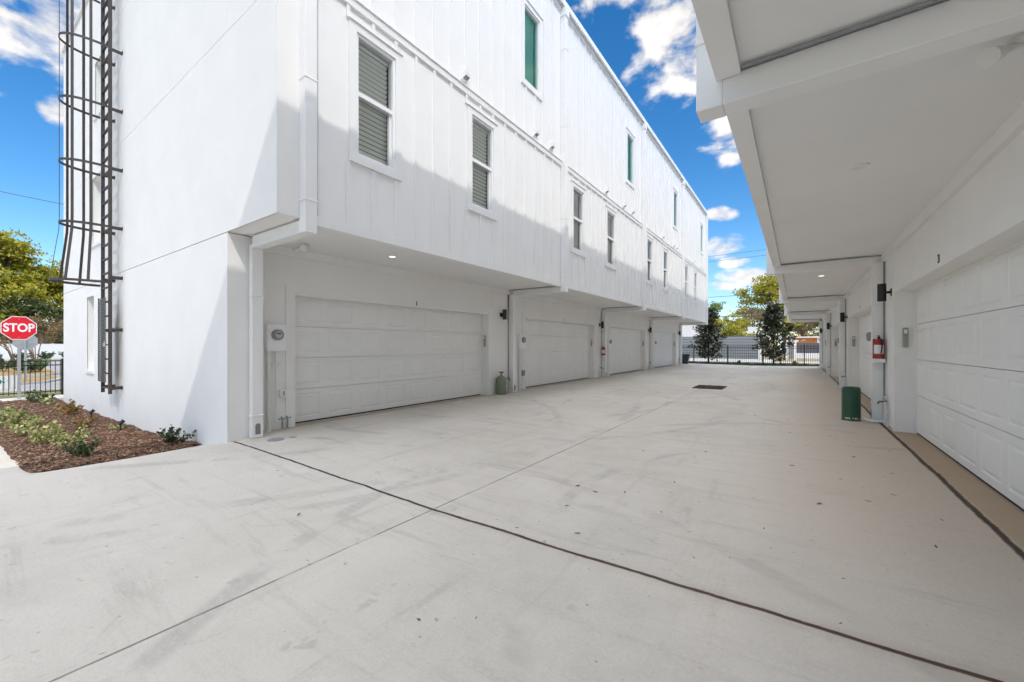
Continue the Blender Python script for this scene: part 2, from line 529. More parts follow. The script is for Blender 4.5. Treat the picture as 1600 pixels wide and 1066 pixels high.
xs = [-1500, -600, -300, -160, -100, -70, -50, -35] + frange(-30, 4, 68) + [8, 15, 30, 60, 120, 300, 700, 1500]
ys = [-1500, -500, -200, -100, -50, -25] + sorted(frange(-14, 40, 72) + [2.39, 2.61]) + [50, 70, 100, 160, 300, 700, 1500]
tag(grid(xs, ys, -.06, 'ground', M['earth']), kind='structure')

# driveway concrete: everything this side of the bed and all of the lane
dx = frange(-34, -8, 40) + frange(-7.8, 1.5, 48)[0:]
dx = sorted(set([round(v, 3) for v in dx] + [-6.45, -6.4]))
dy = sorted(set([round(v, 3) for v in frange(-14, .6, 20) + frange(.6, 3, 16) + [2.39, 2.61] + frange(3, 32.4, 60)]))


def drive_in(x, y):
    if y > 2.4 and x < -7.4: return False
    if x < -20.4: return False
    return True


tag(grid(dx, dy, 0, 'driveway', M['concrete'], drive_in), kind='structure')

# far setting on the left: walk, verge, road
def flat(name, poly, z, material, th=.0):
    mb = MB(); n = len(poly)
    if th:
        mb.v = [(x, y, z) for x, y in poly] + [(x, y, z - th) for x, y in poly]
        mb.f = [tuple(range(n))] + [(i, i + n, (i + 1) % n + n, (i + 1) % n) for i in range(n)]
    else:
        mb.v = [(x, y, z) for x, y in poly]; mb.f = [tuple(range(n))]
    o = mb.build(name, material); return o


def rect(x0, x1, y0, y1): return [(x0, y0), (x1, y0), (x1, y1), (x0, y1)]


tag(flat('sidewalk', rect(-21.55, -20.35, -30, 40), -.44, M['walk'], .12), kind='structure')
tag(flat('grass_verge', rect(-24.6, -21.6, -30, 40), -.455, M['verge'], .1), kind='structure')
tag(flat('road', rect(-79, -24.85, -60, 60), -.47, M['asphalt'], .05), kind='structure')
tag(flat('kerb', rect(-24.82, -24.62, -30, 40), -.43, M['kerb'], .15), kind='structure')
# grass islands with pale kerbs
isl1 = [(-33.6, 1.2), (-33.6, 2.6), (-33.4, 3.95), (-32.5, 4.05), (-31.06, 3.75), (-29.4, 3.1), (-28.85, 2.4), (-28.6, 1.2)]
isl2 = [(-36.2, .5), (-35.92, 2.9), (-36.28, 3.9), (-37.24, 4.55), (-44.79, 4.9), (-62.5, 5.5), (-69.5, 4.3), (-66, .5)]


def grow(poly, k):
    cx_ = sum(p[0] for p in poly) / len(poly); cy_ = sum(p[1] for p in poly) / len(poly)
    out = []
    for x, y in poly:
        d = Vector((x - cx_, y - cy_)); out.append((x + d.x / d.length * k, y + d.y / d.length * k))
    return out


for p in (isl1, isl2):
    tag(flat('kerb', grow(p, .22), -.36, M['kerb'], .14), kind='structure')
    tag(flat('grass_island', p, -.345, M['drygrass'], .1), kind='structure')

# beyond the lane: grass strip, road
tag(flat('grass_strip', rect(-17, 14, 32.35, 35.0), -.03, M['grass'], .1), kind='structure')
tag(flat('street', rect(-60, 60, 35.6, 49), -.095, M['road2'], .05), kind='structure')
tag(flat('pavement', rect(-1.0, 60, 55, 93), -.09, M['road2'], .05), kind='structure')
tag(flat('field', rect(-60, 60, 50.4, 150), -.105, M['earth'], .03), kind='structure')


def blades(name, x0, x1, y0, y1, n, hgt, wdt, material, zf=None):
    mb = MB()
    for _ in range(n):
        x = rnd.uniform(x0, x1); y = rnd.uniform(y0, y1); z = (zf(x, y) if zf else G(x, y)) + .0
        a = rnd.uniform(0, 6.28); h_ = hgt * rnd.uniform(.5, 1.3); l = rnd.uniform(-.4, .4) * h_
        cx_, sy2 = math.cos(a) * wdt, math.sin(a) * wdt
        i = len(mb.v); mb.v += [(x - cx_, y - sy2, z), (x + cx_, y + sy2, z), (x + l, y + l * .5, z + h_)]; mb.f.append((i, i + 1, i + 2))
    return mb.build(name, material)


tag(blades('grass', -9, 4, 32.4, 34.9, 9000, .11, .012, M['grassblade'], lambda x, y: -.03),
    'green grass strip between the concrete lane and the black fence', 'grass', kind='stuff')


# ------------------------------------------------------------------ garden bed
bed = [(-20.3, .66), (-7.45, .68), (-7.12, .76), (-6.93, .95), (-6.85, 1.25), (-6.92, 1.6), (-7.16, 2.0), (-7.3, 2.2), (-7.42, 2.36), (-20.3, 2.36)]


def bed_dist(x, y):
    """signed distance inside the bed outline (positive inside)"""
    ins = False; dmin = 9; n = len(bed)
    for i in range(n):
        x1, y1 = bed[i]; x2, y2 = bed[(i + 1) % n]
        if (y1 > y) != (y2 > y) and x < (x2 - x1) * (y - y1) / (y2 - y1) + x1: ins = not ins
        vx, vy = x2 - x1, y2 - y1; k = max(0, min(1, ((x - x1) * vx + (y - y1) * vy) / (vx * vx + vy * vy)))
        dmin = min(dmin, math.hypot(x - x1 - k * vx, y - y1 - k * vy))
    return dmin if ins else -dmin


def bed_z(x, y):
    d = bed_dist(x, y)
    k = min(1, max(0, (d + .02) / .12)) if y < 2.2 else 1
    if x < -19: k = min(k, 1)
    bump = .018 * math.sin(x * 5.1 + y * 3) * math.cos(y * 7.3 + x) + .012 * math.sin(x * 13) * math.sin(y * 17)
    return G(x, min(y, 2.355)) + (.04 + bump) * k - .012 * (1 - k)


mb = MB(); bx_ = frange(-20.3, -6.8, 240); by_ = frange(.6, 2.4, 40); idx = {}
for i, x in enumerate(bx_):
    for j, y in enumerate(by_):
        idx[i, j] = len(mb.v); mb.v.append((x, y, bed_z(x, y)))
for i in range(len(bx_) - 1):
    for j in range(len(by_) - 1):
        if bed_dist((bx_[i] + bx_[i + 1]) / 2, (by_[j] + by_[j + 1]) / 2) > -.05 or by_[j] > 2.25 and bx_[i] < -7.42:
            mb.f.append((idx[i, j], idx[i + 1, j], idx[i + 1, j + 1], idx[i, j + 1]))
tag(mb.build('garden_bed', M['mulch'], smooth=True), kind='structure')
mb = MB()
for _ in range(14000):
    x = -6.85 - 13.4 * rnd.random() ** 1.7; y = rnd.uniform(.66, 2.34)
    if bed_dist(x, y) < .01: continue
    L = rnd.uniform(.012, .045); W = rnd.uniform(.004, .012)
    p = Vector((x, y, bed_z(x, y) + rnd.uniform(0, .015)))
    a = rnd.uniform(0, 6.28); e_ = rnd.uniform(-.35, .35)
    d = Vector((math.cos(a) * math.cos(e_), math.sin(a) * math.cos(e_), math.sin(e_)))
    mb.bar(p - d * L / 2, p + d * L / 2, W * 2, .004, (rnd.uniform(-1, 1), rnd.uniform(-1, 1), rnd.uniform(-.3, .3)))
tag(mb.build('bark_mulch', M['chip']), 'brown bark chips covering the garden bed beside the white end wall', 'mulch', kind='stuff')

# ------------------------------------------------------------------ the two townhouse rows
STARTS = [2.62, 9.42, 16.15, 22.95, 29.75]
DOORS = [(3.42, 8.50), (10.30, 15.38), (17.05, 22.15), (23.85, 28.95)]
WINS = [[(3.41, 4.08), (5.86, 6.53), (7.67, 8.34)], [(10.11, 10.78), (12.55, 13.25), (14.45, 15.13)],
        [(16.84, 17.55), (19.33, 20.05), (21.22, 21.95)], [(23.7, 24.4), (26.15, 26.85), (28.1, 28.8)]]
VENTS = [[5.67, 8.14, 8.89], [12.46, 14.11, 15.0], [19.2, 21.2, 21.8], [26.0, 28.0, 28.7]]
ZS = 2.89     # soffit
ZR = 10.16    # roof


def holes_wall(put, u0, u1, z0, z1, holes):
    """cover the rectangle with boxes, leaving the holes open"""
    us = sorted({u0, u1} | {min(max(h_[k], u0), u1) for h_ in holes for k in (0, 1)})
    zs = sorted({z0, z1} | {min(max(h_[k], z0), z1) for h_ in holes for k in (2, 3)})
    for a, b_ in zip(us, us[1:]):
        run = None
        for c_, d_ in zip(zs, zs[1:]):
            mx, mz = (a + b_) / 2, (c_ + d_) / 2
            if any(h_[0] < mx < h_[1] and h_[2] < mz < h_[3] for h_ in holes):
                if run: put(a, b_, *run); run = None
            else:
                run = (run[0], d_) if run else (c_, d_)
        if run: put(a, b_, *run)


def garage_door(P, y0, y1, qd, root, label=None):
    """sectional door, 4 sections of 8 raised panels, face at depth qd"""
    mb = MB(); zb = [.02, .575, 1.11, 1.64, 2.17]
    n = 8; pw = (y1 - y0) / n
    def pt(q_, y, z): return P(q_, y, z)
    for k in range(4):
        a, b_ = zb[k] + .003, zb[k + 1] - .003
        # section body behind
        x0 = P(qd - .05, 0, 0)[0]; x1 = P(qd - .008, 0, 0)[0]
        mb.box(x0, x1, y0, y1, a, b_)
        zs0, zs1 = a + .075, b_ - .075
        rects = []
        for i in range(n):
            rects.append((y0 + i * pw + .07, y0 + (i + 1) * pw - .07, zs0, zs1))
        # face strips around the panels
        def strip(ya, yb, za, zc): mb.quad(pt(qd, ya, za), pt(qd, yb, za), pt(qd, yb, zc), pt(qd, ya, zc))
        strip(y0, y1, a, zs0); strip(y0, y1, zs1, b_)
        ya = y0
        for r_ in rects:
            strip(ya, r_[0], zs0, zs1); ya = r_[1]
        strip(ya, y1, zs0, zs1)
        mb.quad(pt(qd, y0, b_), pt(qd, y1, b_), pt(qd - .01, y1, b_), pt(qd - .01, y0, b_))
        mb.quad(pt(qd, y0, a), pt(qd, y1, a), pt(qd - .01, y1, a), pt(qd - .01, y0, a))
        for r_ in rects:
            rings = [(0, 0), (.012, -.007), (.022, -.007), (.042, -.001), (.05, .001)]
            prev = None
            for ins, dq in rings:
                c4 = [(qd + dq, r_[0] + ins, r_[2] + ins), (qd + dq, r_[1] - ins, r_[2] + ins), (qd + dq, r_[1] - ins, r_[3] - ins), (qd + dq, r_[0] + ins, r_[3] - ins)]
                c4 = [pt(*c) for c in c4]
                if prev:
                    for j in range(4): mb.quad(prev[j], prev[(j + 1) % 4], c4[(j + 1) % 4], c4[j])
                prev = c4
            mb.quad(*prev)
    d = mb.build('garage_door', M['door'], root)
    s_ = MB(); s_.box(P(qd - .045, 0, 0)[0], P(qd - .004, 0, 0)[0], y0, y1, -.045, .021); s_.build('bottom_seal', M['dark'], d)
    return d


def doormat():
    mm = mat('embossed white steel', (.87, .865, .85), .45, spec=.3, var=(1.2, .04))
    q = NT(mm.node_tree); b = q.n['Principled BSDF']
    pos = q.node('ShaderNodeNewGeometry').outputs['Position']
    n = q.noise(q.scl(pos, (70, 70, 1.2)), 1, 4, .6)
    bn = q.node('ShaderNodeBump'); bn.inputs['Distance'].default_value = .002; bn.inputs['Strength'].default_value = .55
    q.l.new(n, bn.inputs['Height']); q.l.new(bn.outputs[0], b.inputs['Normal'])
    return mm


M['door'] = doormat()


def make_row(XW, s, Q, root, side):
    def P(q_, y, z): return (XW + s * q_, y, z)
    def bx(mb, q0, q1, y0, y1, z0, z1): return mb.box(XW + s * q0, XW + s * q1, y0, y1, z0, z1)
    BACK = -11.6
    left = side == 'left'
    Y0 = 2.62 if left else -17.8
    Y1 = 30.0
    starts = STARTS if left else [-17.8, -11.0, -4.18] + STARTS
    # ---- ground floor wall
    mb = MB()
    ops = DOORS if left else [(-10.2, -5.1), (-3.38, 1.7)] + DOORS
    holes = [(a, b_, -1, 2.14) for a, b_ in ops]
    holes_wall(lambda a, b_, c_, d_: bx(mb, -.36, 0, a, b_, c_, d_), Y0, Y1, -.6, ZS + .06, holes)
    for a, b_ in ops:                                             # shallow wall joints that run up from the door corners
        for yy in (a - .16, b_ + .16): bx(mb, 0, .004, yy - .006, yy + .006, 2.32, ZS)
    bx(mb, BACK, BACK + .3, Y0, Y1, -.6, ZR)                      # rear wall
    if not left: bx(mb, BACK + .3, -.36, Y0, Y0 + .25, -.6, ZR)
    bx(mb, BACK + .3, -.36, Y1 - .25, Y1, -.6, ZR)
    if not left: bx(mb, -.36, Q - .15, Y0, Y0 + .25, ZS + .2, ZR)
    bx(mb, -.36, Q - .15, Y1 - .25, Y1, ZS + .2, ZR)
    bx(mb, BACK + .3, Q - .15, Y0 + .26, Y1 - .26, ZS + .15, ZS + .35)  # floors
    bx(mb, BACK + .3, Q - .15, Y0 + .26, Y1 - .26, 6.0, 6.2)
    mb.build('wall', M['stucco'], root)
    # ---- ledge where wall meets soffit
    mb = MB(); bx(mb, 0, .05, Y0, Y1, ZS - .13, ZS - .002); mb.build('wall_cornice', M['stucco'], root)
    # ---- end wall of the left row, with recessed windows and scored joints
    if left:
        mb = MB()
        XL = -18.4
        XG = -6.45
        zj = [-.6, 2.89, 5.66, 8.45, ZR + .1]
        wins = [(-15.2, -14.4, .68, 2.57), (-14.6, -13.7, 3.83, 5.5), (-14.3, -13.45, 6.95, 8.3), (-9.2 - 5.2, -9.2 - 5.2 + .01, 8.9, 8.91)]
        wins = wins[:3]
        for k in range(4):
            xr = XG if k == 0 else -5.05
            g_ = .006
            z0, z1 = zj[k] + (g_ if k else 0), zj[k + 1] - g_
            cols = [XL, -11.94, XG] + ([-5.05] if k else [])
            for a, b_ in zip(cols, cols[1:]):
                aa = a + (.002 if a > XL else 0); bb = b_ - (.002 if b_ < xr else 0)
                hs_ = [w_ for w_ in wins if w_[2] > z0 and w_[3] < z1 and w_[0] >= a and w_[1] <= b_]
                holes_wall(lambda u0, u1, c_, d_: mb.box(u0, u1, 2.36, 2.38, c_, d_), aa, bb, z0, z1, hs_)
        hw = [(w_[0], w_[1], w_[2], w_[3]) for w_ in wins]
        holes_wall(lambda u0, u1, c_, d_: mb.box(u0, u1, 2.372, 2.618, c_, d_), XL + .01, XG - .006, -.6, 2.884, hw)
        holes_wall(lambda u0, u1, c_, d_: mb.box(u0, u1, 2.372, 2.618, c_, d_), XL + .01, -5.06, 2.896, ZR + .08, hw)
        mb.build('end_wall', M['stucco'], root)
        # stub that carries the lowest corner, under the overhang
        mb = MB()
        mb.box(-6.9, XG, 2.382, 2.72, -.2, ZS - .01)
        mb.build('corner_pier', M['stucco'], root)
        for (a, b_, c_, d_) in wins:
            fr = MB()
            yq = 2.53
            fr.box(a, a + .05, yq, yq + .06, c_, d_); fr.box(b_ - .05, b_, yq, yq + .06, c_, d_)
            fr.box(a + .05, b_ - .05, yq, yq + .06, c_, c_ + .05); fr.box(a + .05, b_ - .05, yq, yq + .06, d_ - .05, d_)
            fr.box(a - .05, b_ + .05, 2.33, 2.53, c_ - .07, c_ - .002)
            wf = fr.build('window', M['vinyl'], root)
            pn = MB(); pn.quad((a + .05, yq + .03, c_ + .05), (b_ - .05, yq + .03, c_ + .05), (b_ - .05, yq + .03, d_ - .05), (a + .05, yq + .03, d_ - .05)); pn.build('pane', M['glass'], wf)
            bd = MB(); nsl = int((d_ - c_) / .05)
            for k in range(nsl): bd.box(a + .06, b_ - .06, yq + .07, yq + .074, c_ + .05 + k * .05, c_ + .09 + k * .05)
            bd.build('blind', M['blind'], wf)
    # ---- per dwelling: board and batten face, soffit, door, windows
    ends = starts[1:] + [Y1] if len(starts) > 1 and starts[-1] < 29 else starts[1:]
    units = list(zip(starts[:-1], starts[1:]))
    for ui, (ya, yb) in enumerate(units):
        k = ui if left else ui - 3
        last = ui == len(units) - 1
        yb_ = Y1 if last else yb
        wl = WINS[k] if k >= 0 else []
        ZW = [(3.97, 5.69), (3.97, 5.69), (7.3, 9.02)]
        holes = [(a, b_, *ZW[i]) for i, (a, b_) in enumerate(wl)]
        mb = MB()
        holes_wall(lambda a, b_, c_, d_: bx(mb, Q - .13, Q, a, b_, c_, d_), ya + .003, yb_ - .003, ZS + .01, ZR, holes)
        # bottom trim wraps under
        bx(mb, Q - .09, Q + .034, ya + .16, yb_ - .005, ZS - .04, ZS + .006)
        bx(mb, Q + .0005, Q + .034, ya + .16, yb_ - .005, ZS + .006, ZS + .085)
        # battens
        y = ya + .26
        while y < yb_ - .06:
            for z0, z1 in ((ZS + .085, 5.985), (6.10, ZR - .12)):
                segs = [(z0, z1)]
                for (a, b_, c_, d_) in holes:
                    if a - .15 < y < b_ + .15:
                        new = []
                        for s0, s1 in segs:
                            if s0 < c_ - .13 < s1 and s0 < d_ + .13 < s1: new += [(s0, c_ - .13), (d_ + .13, s1)]
                            else: new.append((s0, s1))
                        segs = new
                for s0, s1 in segs: bx(mb, Q + .0003, Q + .030, y - .025, y + .025, s0 + .0005, s1 - .0005)
            y += .4055
        # belt board with thin flashing, and frieze under the coping
        bx(mb, Q + .0003, Q + .040, ya + .16, yb_ - .005, 5.986, 6.096)
        bx(mb, Q + .0004, Q + .062, ya + .16, yb_ - .005, 6.097, 6.106)
        bx(mb, Q + .0003, Q + .040, ya + .16, yb_ - .005, ZR - .12, ZR)
        for (a, b_, c_, d_) in holes:                                # window casings
            tw = .115
            bx(mb, Q + .0003, Q + .038, a - tw, a, c_, d_); bx(mb, Q + .0003, Q + .038, b_, b_ + tw, c_, d_)
            bx(mb, Q + .0003, Q + .038, a - tw, b_ + tw, d_, d_ + .11); bx(mb, Q + .0003, Q + .038, a - tw, b_ + tw, c_ - .11, c_)
            bx(mb, Q + .0003, Q + .06, a - tw - .02, b_ + tw + .02, d_ + .111, d_ + .119)
        mb.build('siding', M['siding'], root)
        # soffit panels, with a butt joint
        mb = MB()
        ym = ya + (yb - ya) * .55
        bx(mb, .0, Q - .092, ya + .16, ym - .002, ZS, ZS + .05); bx(mb, .0, Q - .092, ym + .002, yb_ - .001, ZS, ZS + .05)
        bx(mb, .0, Q - .092, ya, ya + .157, ZS + .004, ZS + .05)
        mb.build('soffit', M['soffit'], root)
        # windows
        for i, (a, b_, c_, d_) in enumerate(holes):
            fr = MB(); f_ = .04
            top = i < 2
            bx(fr, Q - .09, Q + .012, a, a + f_, c_, d_); bx(fr, Q - .09, Q + .012, b_ - f_, b_, c_, d_)
            bx(fr, Q - .09, Q + .012, a + f_, b_ - f_, c_, c_ + f_ + .01); bx(fr, Q - .09, Q + .012, a + f_, b_ - f_, d_ - f_, d_)
            if top:
                zm = (c_ + d_) / 2 + .03
                bx(fr, Q - .085, Q + .002, a + f_, b_ - f_, zm - .03, zm + .03)
                bx(fr, Q - .085, Q - .03, a + f_, a + f_ + .03, c_ + f_, zm - .03); bx(fr, Q - .085, Q - .03, b_ - f_ - .03, b_ - f_, c_ + f_, zm - .03)
            wf = fr.build('window', M['vinyl'], root)
            for z0, z1, qq in (((c_ + .05, zm - .03, -.06), (zm + .03, d_ - .04, -.03)) if top else ((c_ + .05, d_ - .04, -.04),)):
                pn = MB(); pn.quad(P(Q + qq, a + f_, z0), P(Q + qq, b_ - f_, z0), P(Q + qq, b_ - f_, z1), P(Q + qq, a + f_, z1))
                pn.build('pane', M['glass'] if top else M['glass_teal'], wf)
            if left:
                bd = MB(); ns = int((d_ - c_ - .12) / .072)
                for j in range(ns):
                    z = c_ + .07 + j * .072
                    A = P(Q - .105, a + .05, z + .022); B = P(Q - .105, b_ - .05, z + .022); D_ = P(Q - .135, b_ - .05, z - .020); E_ = P(Q - .135, a + .05, z - .020)
                    bd.quad(A, B, D_, E_)
                bx(bd, Q - .145, Q - .10, a + .045, b_ - .045, d_ - .1, d_ - .045)
                bd.build('blind', M['blind'], wf)
                rm = MB(); bx(rm, Q - .62, Q - .60, a - .6, b_ + .6, c_ - .4, d_ + .4); rm.build('dark_room_sheet', M['slatgrey'], wf)  # dark sheet standing in for the unlit room between the slats
        # vent hoods
        if k >= 0:
            for yv in VENTS[k]:
                v = MB(); zc = 6.3
                bx(v, Q + .0, Q + .028, yv - .09, yv + .09, zc - .1, zc + .12)
                i = len(v.v)
                for (q_, yy, z) in ((.028, -.06, .08), (.028, .06, .08), (.11, -.06, .03), (.11, .06, .03), (.028, -.06, -.07), (.028, .06, -.07), (.10, -.06, -.04), (.10, .06, -.04)):
                    v.v.append(P(Q + q_, yv + yy, zc + z))
                v.f += [(i, i + 1, i + 3, i + 2), (i + 2, i + 3, i + 7, i + 6), (i, i + 2, i + 6, i + 4), (i + 1, i + 5, i + 7, i + 3)]
                vo = v.build('vent_hood', M['trim'], root)
                v2 = MB(); v2.quad(P(Q + .03, yv - .055, zc - .068), P(Q + .03, yv + .055, zc - .068), P(Q + .098, yv + .055, zc - .038), P(Q + .098, yv - .055, zc - .038)); v2.build('grille', M['grey'], vo)
        # garage door and its trim
        oa, ob = ops[ui] if left else ((ops[ui - 1]) if ui >= 1 else (-17.0, -12.2))
        if left or ui >= 2:
            garage_door(P, oa + .002, ob - .002, -.23, root)
            mb = MB(); tw = .15
            bx(mb, -.0, .022, oa - tw, oa, -.08, 2.14); bx(mb, -.0, .022, ob, ob + tw, -.08, 2.14); bx(mb, -.0, .022, oa - tw, ob + tw, 2.14, 2.30)
            bx(mb, -.235, -.19, oa + .001, oa + .03, -.05, 2.139); bx(mb, -.235, -.19, ob - .03, ob - .001, -.05, 2.139); bx(mb, -.235, -.19, oa + .03, ob - .03, 2.115, 2.139)
            mb.build('door_trim', M['stucco'], root)
        # recessed downlights
        if k >= 0 or ui == 2:
            for (yy, on) in ((ya + 2.05, (left and k == 0) or (not left and k > 0)),):
                dl = MB(); c_ = P(Q * .53 if left else Q * .5, yy, ZS)
                dl.lathe((c_[0], c_[1], ZS - .012), [(.075, .011), (.075, .0), (.055, .0), (.055, .008)], 20)
                do = dl.build('downlight', M['trim'], root, smooth=True)
                d2 = MB(); d2.lathe((c_[0], c_[1], ZS - .010), [(.052, 0), (.052, .003)], 20); d2.build('lens', M['glow'] if on else M['lens'], do)
    # ---- coping along the roof edge, and roof
    mb = MB()
    ycop = 2.32 if left else Y0 - .04
    bx(mb, Q - .2, Q + .13, ycop, Y1 + .04, ZR + .005, ZR + .10)
    bx(mb, Q + .10, Q + .135, ycop, Y1 + .04, ZR - .05, ZR + .005)
    if left:
        mb.box(-18.45, XW + Q - .2, 2.31, 2.66, ZR + .105, ZR + .15)
    mb.build('coping', M['metalwhite'], root)
    mb = MB(); bx(mb, BACK, Q - .21, Y0 - .1, Y1, ZR + .0, ZR + .08); mb.build('roof', M['roofw'], root)
    # ---- downspouts: outer drop, leg under the soffit, lower drop
    for i, yc in enumerate(starts):
        if i == 0 and not left: continue
        if yc < -5: continue
        if i == len(starts) - 1: yc = Y1 - .16
        mb = MB(); y0, y1 = yc + .005, yc + .155
        first = left and i == 0
        ql = .39 if first else .17
        qb = .29 if first else .02
        bx(mb, Q + .002, Q + .145, y0, y1, 2.71, ZR - .001)            # upper
        bx(mb, ql, Q + .0015, y0, y1, 2.71, ZS - .018)                  # leg
        bx(mb, qb, ql - .001, y0, y1 - .002, -.03 if not first else .0, 2.76)   # lower
        bx(mb, qb - .01, ql + .008, y0 - .008, y1 + .006, 2.02, 2.045)
        bx(mb, qb - .01, ql + .008, y0 - .008, y1 + .006, .30, .325)
        for z in (3.1, 4.6, 7.0, 9.): bx(mb, Q - .001, Q + .152, y0 - .008, y1 + .008, z, z + .025)
        bx(mb, Q - .005, Q + .17, y0 - .02, y1 + .02, ZR - .30, ZR - .08)     # conductor head
        ds = mb.build('downspout', M['trim'], root, bevel=.006)
        if i < 5 or not left:                                                 # arched outlet at the foot
            ob = MB(); n = 12; ymid = (y0 + y1) / 2; i0 = len(ob.v)
            prof = [(-.035, .05), (.035, .05)] + [(.035 * math.cos(a), .17 + .035 * math.sin(a)) for a in frange(0, math.pi, n)]
            for yy, zz in prof: ob.v.append(P(ql + .003, ymid + yy, zz))
            ob.f.append(tuple(range(len(prof))))
            ob.build('outlet', M['outlet'], ds)
        # conduit beside the lower drop
        if not first:
            cd = MB(); cd.tube([P(.02, yc - .03, -.02), P(.02, yc - .03, ZS - .05), P(.05, yc - .03, ZS - .02), P(Q - .1, yc - .03, ZS - .02)], .011, 8)
            cd.build('conduit', M['grey'], root, smooth=True)
    return P


M['outlet'] = mat('outlet recess', (.22, .22, .22), .8)
rowL = empty('townhouse_row', (-6.72, 2.36, 0), 'white three-storey townhouse row with sunlit end wall, left of the lane', 'townhouses', 'white townhouse rows')
rowL.location = (0, 0, 0)
PL = make_row(-6.72, 1, 1.67, rowL, 'left')
rowR = empty('townhouse_row', (0, 0, 0), 'white townhouse row in shade on the right, seen from under its deep soffit', 'townhouses', 'white townhouse rows')
PR = make_row(1.24, -1, 1.59, rowR, 'right')

# fascia corner of the left row between end wall and first downspout
mb = MB(); mb.box(-5.20, -5.052, 2.38, 2.6245, 2.9, ZR); mb.build('corner_board', M['stucco'], rowL)

# house numbers (digit on the head trim)
text_mesh('1', .125, 'house_number', M['black'], rowL, (-6.72 + .026, 6.0, 2.215), (R(90), 0, R(90)), .003, .003)
text_mesh('2', .115, 'house_number', M['grey'], rowL, (-6.72 + .026, 12.8, 2.215), (R(90), 0, R(90)), .003, .002)
text_mesh('3', .125, 'house_number', M['black'], rowR, (1.24 - .026, 6.06, 2.225), (R(90), 0, R(-90)), .003, .003)
text_mesh('4', .10, 'house_number', M['grey'], rowR, (1.24 - .026, 12.5, 2.215), (R(90), 0, R(-90)), .003, .002)


# ------------------------------------------------------------------ fittings on the rows
ORD = ['nearest', 'second', 'third', 'farthest']


def wall_lamp(P, s, y, label, proto=None):
    x, _, z = P(0, y, 2.17)
    if proto is None:
        r = empty('wall_lamp', (x, y, z), label, 'wall lamp', 'black up-and-down wall lamps')
        b = MB(); b.box(.0, s * .02, -.055, .055, -.055, .055); b.tube([(s * .02, 0, 0), (s * .07, 0, 0)], .022, 12); b.build('backplate', M['black'], r, smooth=True)
        c = MB(); c.lathe((s * .125, 0, -.14), [(.052, 0), (.056, .003), (.056, .277), (.052, .28), (.045, .28), (.045, .26)], 24); c.build('lamp_shade', M['black'], r, smooth=True)
        return r
    r = copy_tree(proto); r.location = (x, y, z); r['label'] = label
    return r


pl = None
for i, (y, lab) in enumerate([(9.08, 'black cylinder wall lamp above the olive cylinder, left row'), (15.95, 'black cylinder wall lamp above the small red extinguisher, left row'),
                              (22.7, 'black cylinder wall lamp third along the left row'), (29.5, 'small black cylinder wall lamp at the far end of the left row')]):
    r = wall_lamp(PL, 1, y, lab, pl); pl = pl or r
pr = None
for i, (y, lab) in enumerate([(8.78, 'large black cylinder wall lamp above the extinguisher, right row'), (15.75, 'black cylinder wall lamp second along the right row'),
                              (22.55, 'black cylinder wall lamp third along the right row'), (29.35, 'smallest black cylinder wall lamp at the far end of the right row')]):
    r = wall_lamp(PR, -1, y, lab, pr); pr = pr or r


def electric_meter(s, x, y, label, proto=None, big=True):
    if proto is None:
        r = empty('electric_meter', (x, y, 0), label, 'meter', 'electric meters')
        b = MB(); b.box(s * .002, s * .11, -.14, .14, 1.23, 1.64); b.box(s * .110, s * .116, -.12, .12, 1.25, 1.62); b.build('meter_box', M['metalwhite'], r, bevel=.006)
        d = MB(); n = 24
        c_ = Vector((s * .117, .0, 1.485)); d.tube([c_, c_ + Vector((s * .05, 0, 0)), c_ + Vector((s * .065, 0, 0))], [.085, .082, .06], 24); dl = d.build('meter_dial', M['grey'], r, smooth=True)
        f = MB(); f.tube([c_ + Vector((s * .066, 0, 0)), c_ + Vector((s * .069, 0, 0))], .05, 20); ff = f.build('dial_face', M['galv'], dl, smooth=True)
        g = MB(); g.box(s * .186, s * .189, -.03, .03, 1.495, 1.512); g.build('display', M['dark'], dl)
        p = MB(); p.tube([(s * .05, -.09, -.02), (s * .05, -.09, 1.235)], .03, 12); p.tube([(s * .03, .02, .0), (s * .03, .02, 1.235)], .009, 8)
        p.box(s * .002, s * .05, -.05, .09, 1.0, 1.04)
        p.build('pipe', M['pvc'], r, smooth=True)
        return r
    r = copy_tree(proto); r.location = (x, y, 0); r['label'] = label
    return r


m0 = None
for y, lab in [(3.09, 'electric meter with round grey dial on a white box, nearest on the left row'), (10.02, 'electric meter beside the second garage door of the left row'),
               (16.82, 'electric meter beside the third garage door of the left row'), (23.65, 'electric meter beside the fourth garage door of the left row')]:
    r = electric_meter(1, -6.72, y, lab, m0); m0 = m0 or r
m0 = None
for y, lab in [(9.98, 'electric meter behind the dark green bollard, right row'), (16.75, 'electric meter third along the right row'), (23.5, 'small electric meter farthest along the right row')]:
    r = electric_meter(-1, 1.24, y, lab, m0); m0 = m0 or r


def keypad(x, y, label, proto=None):
    if proto is None:
        r = empty('door_keypad', (x, y, 1.44), label, 'keypad', 'garage door keypads')
        b = MB(); b.box(-.033, .033, -.028, -.001, -.15, .15); b.build('housing', M['beige'], r, bevel=.012)
        d = MB(); d.box(-.026, .026, -.034, -.0285, .01, .135); d.build('cover', M['grey'], r, bevel=.006)
        e = MB(); e.box(-.019, .019, -.0365, -.0345, .06, .12); e.build('display', M['lens'], r)
        return r
    r = copy_tree(proto); r.location = (x, y, 1.44); r['label'] = label
    return r


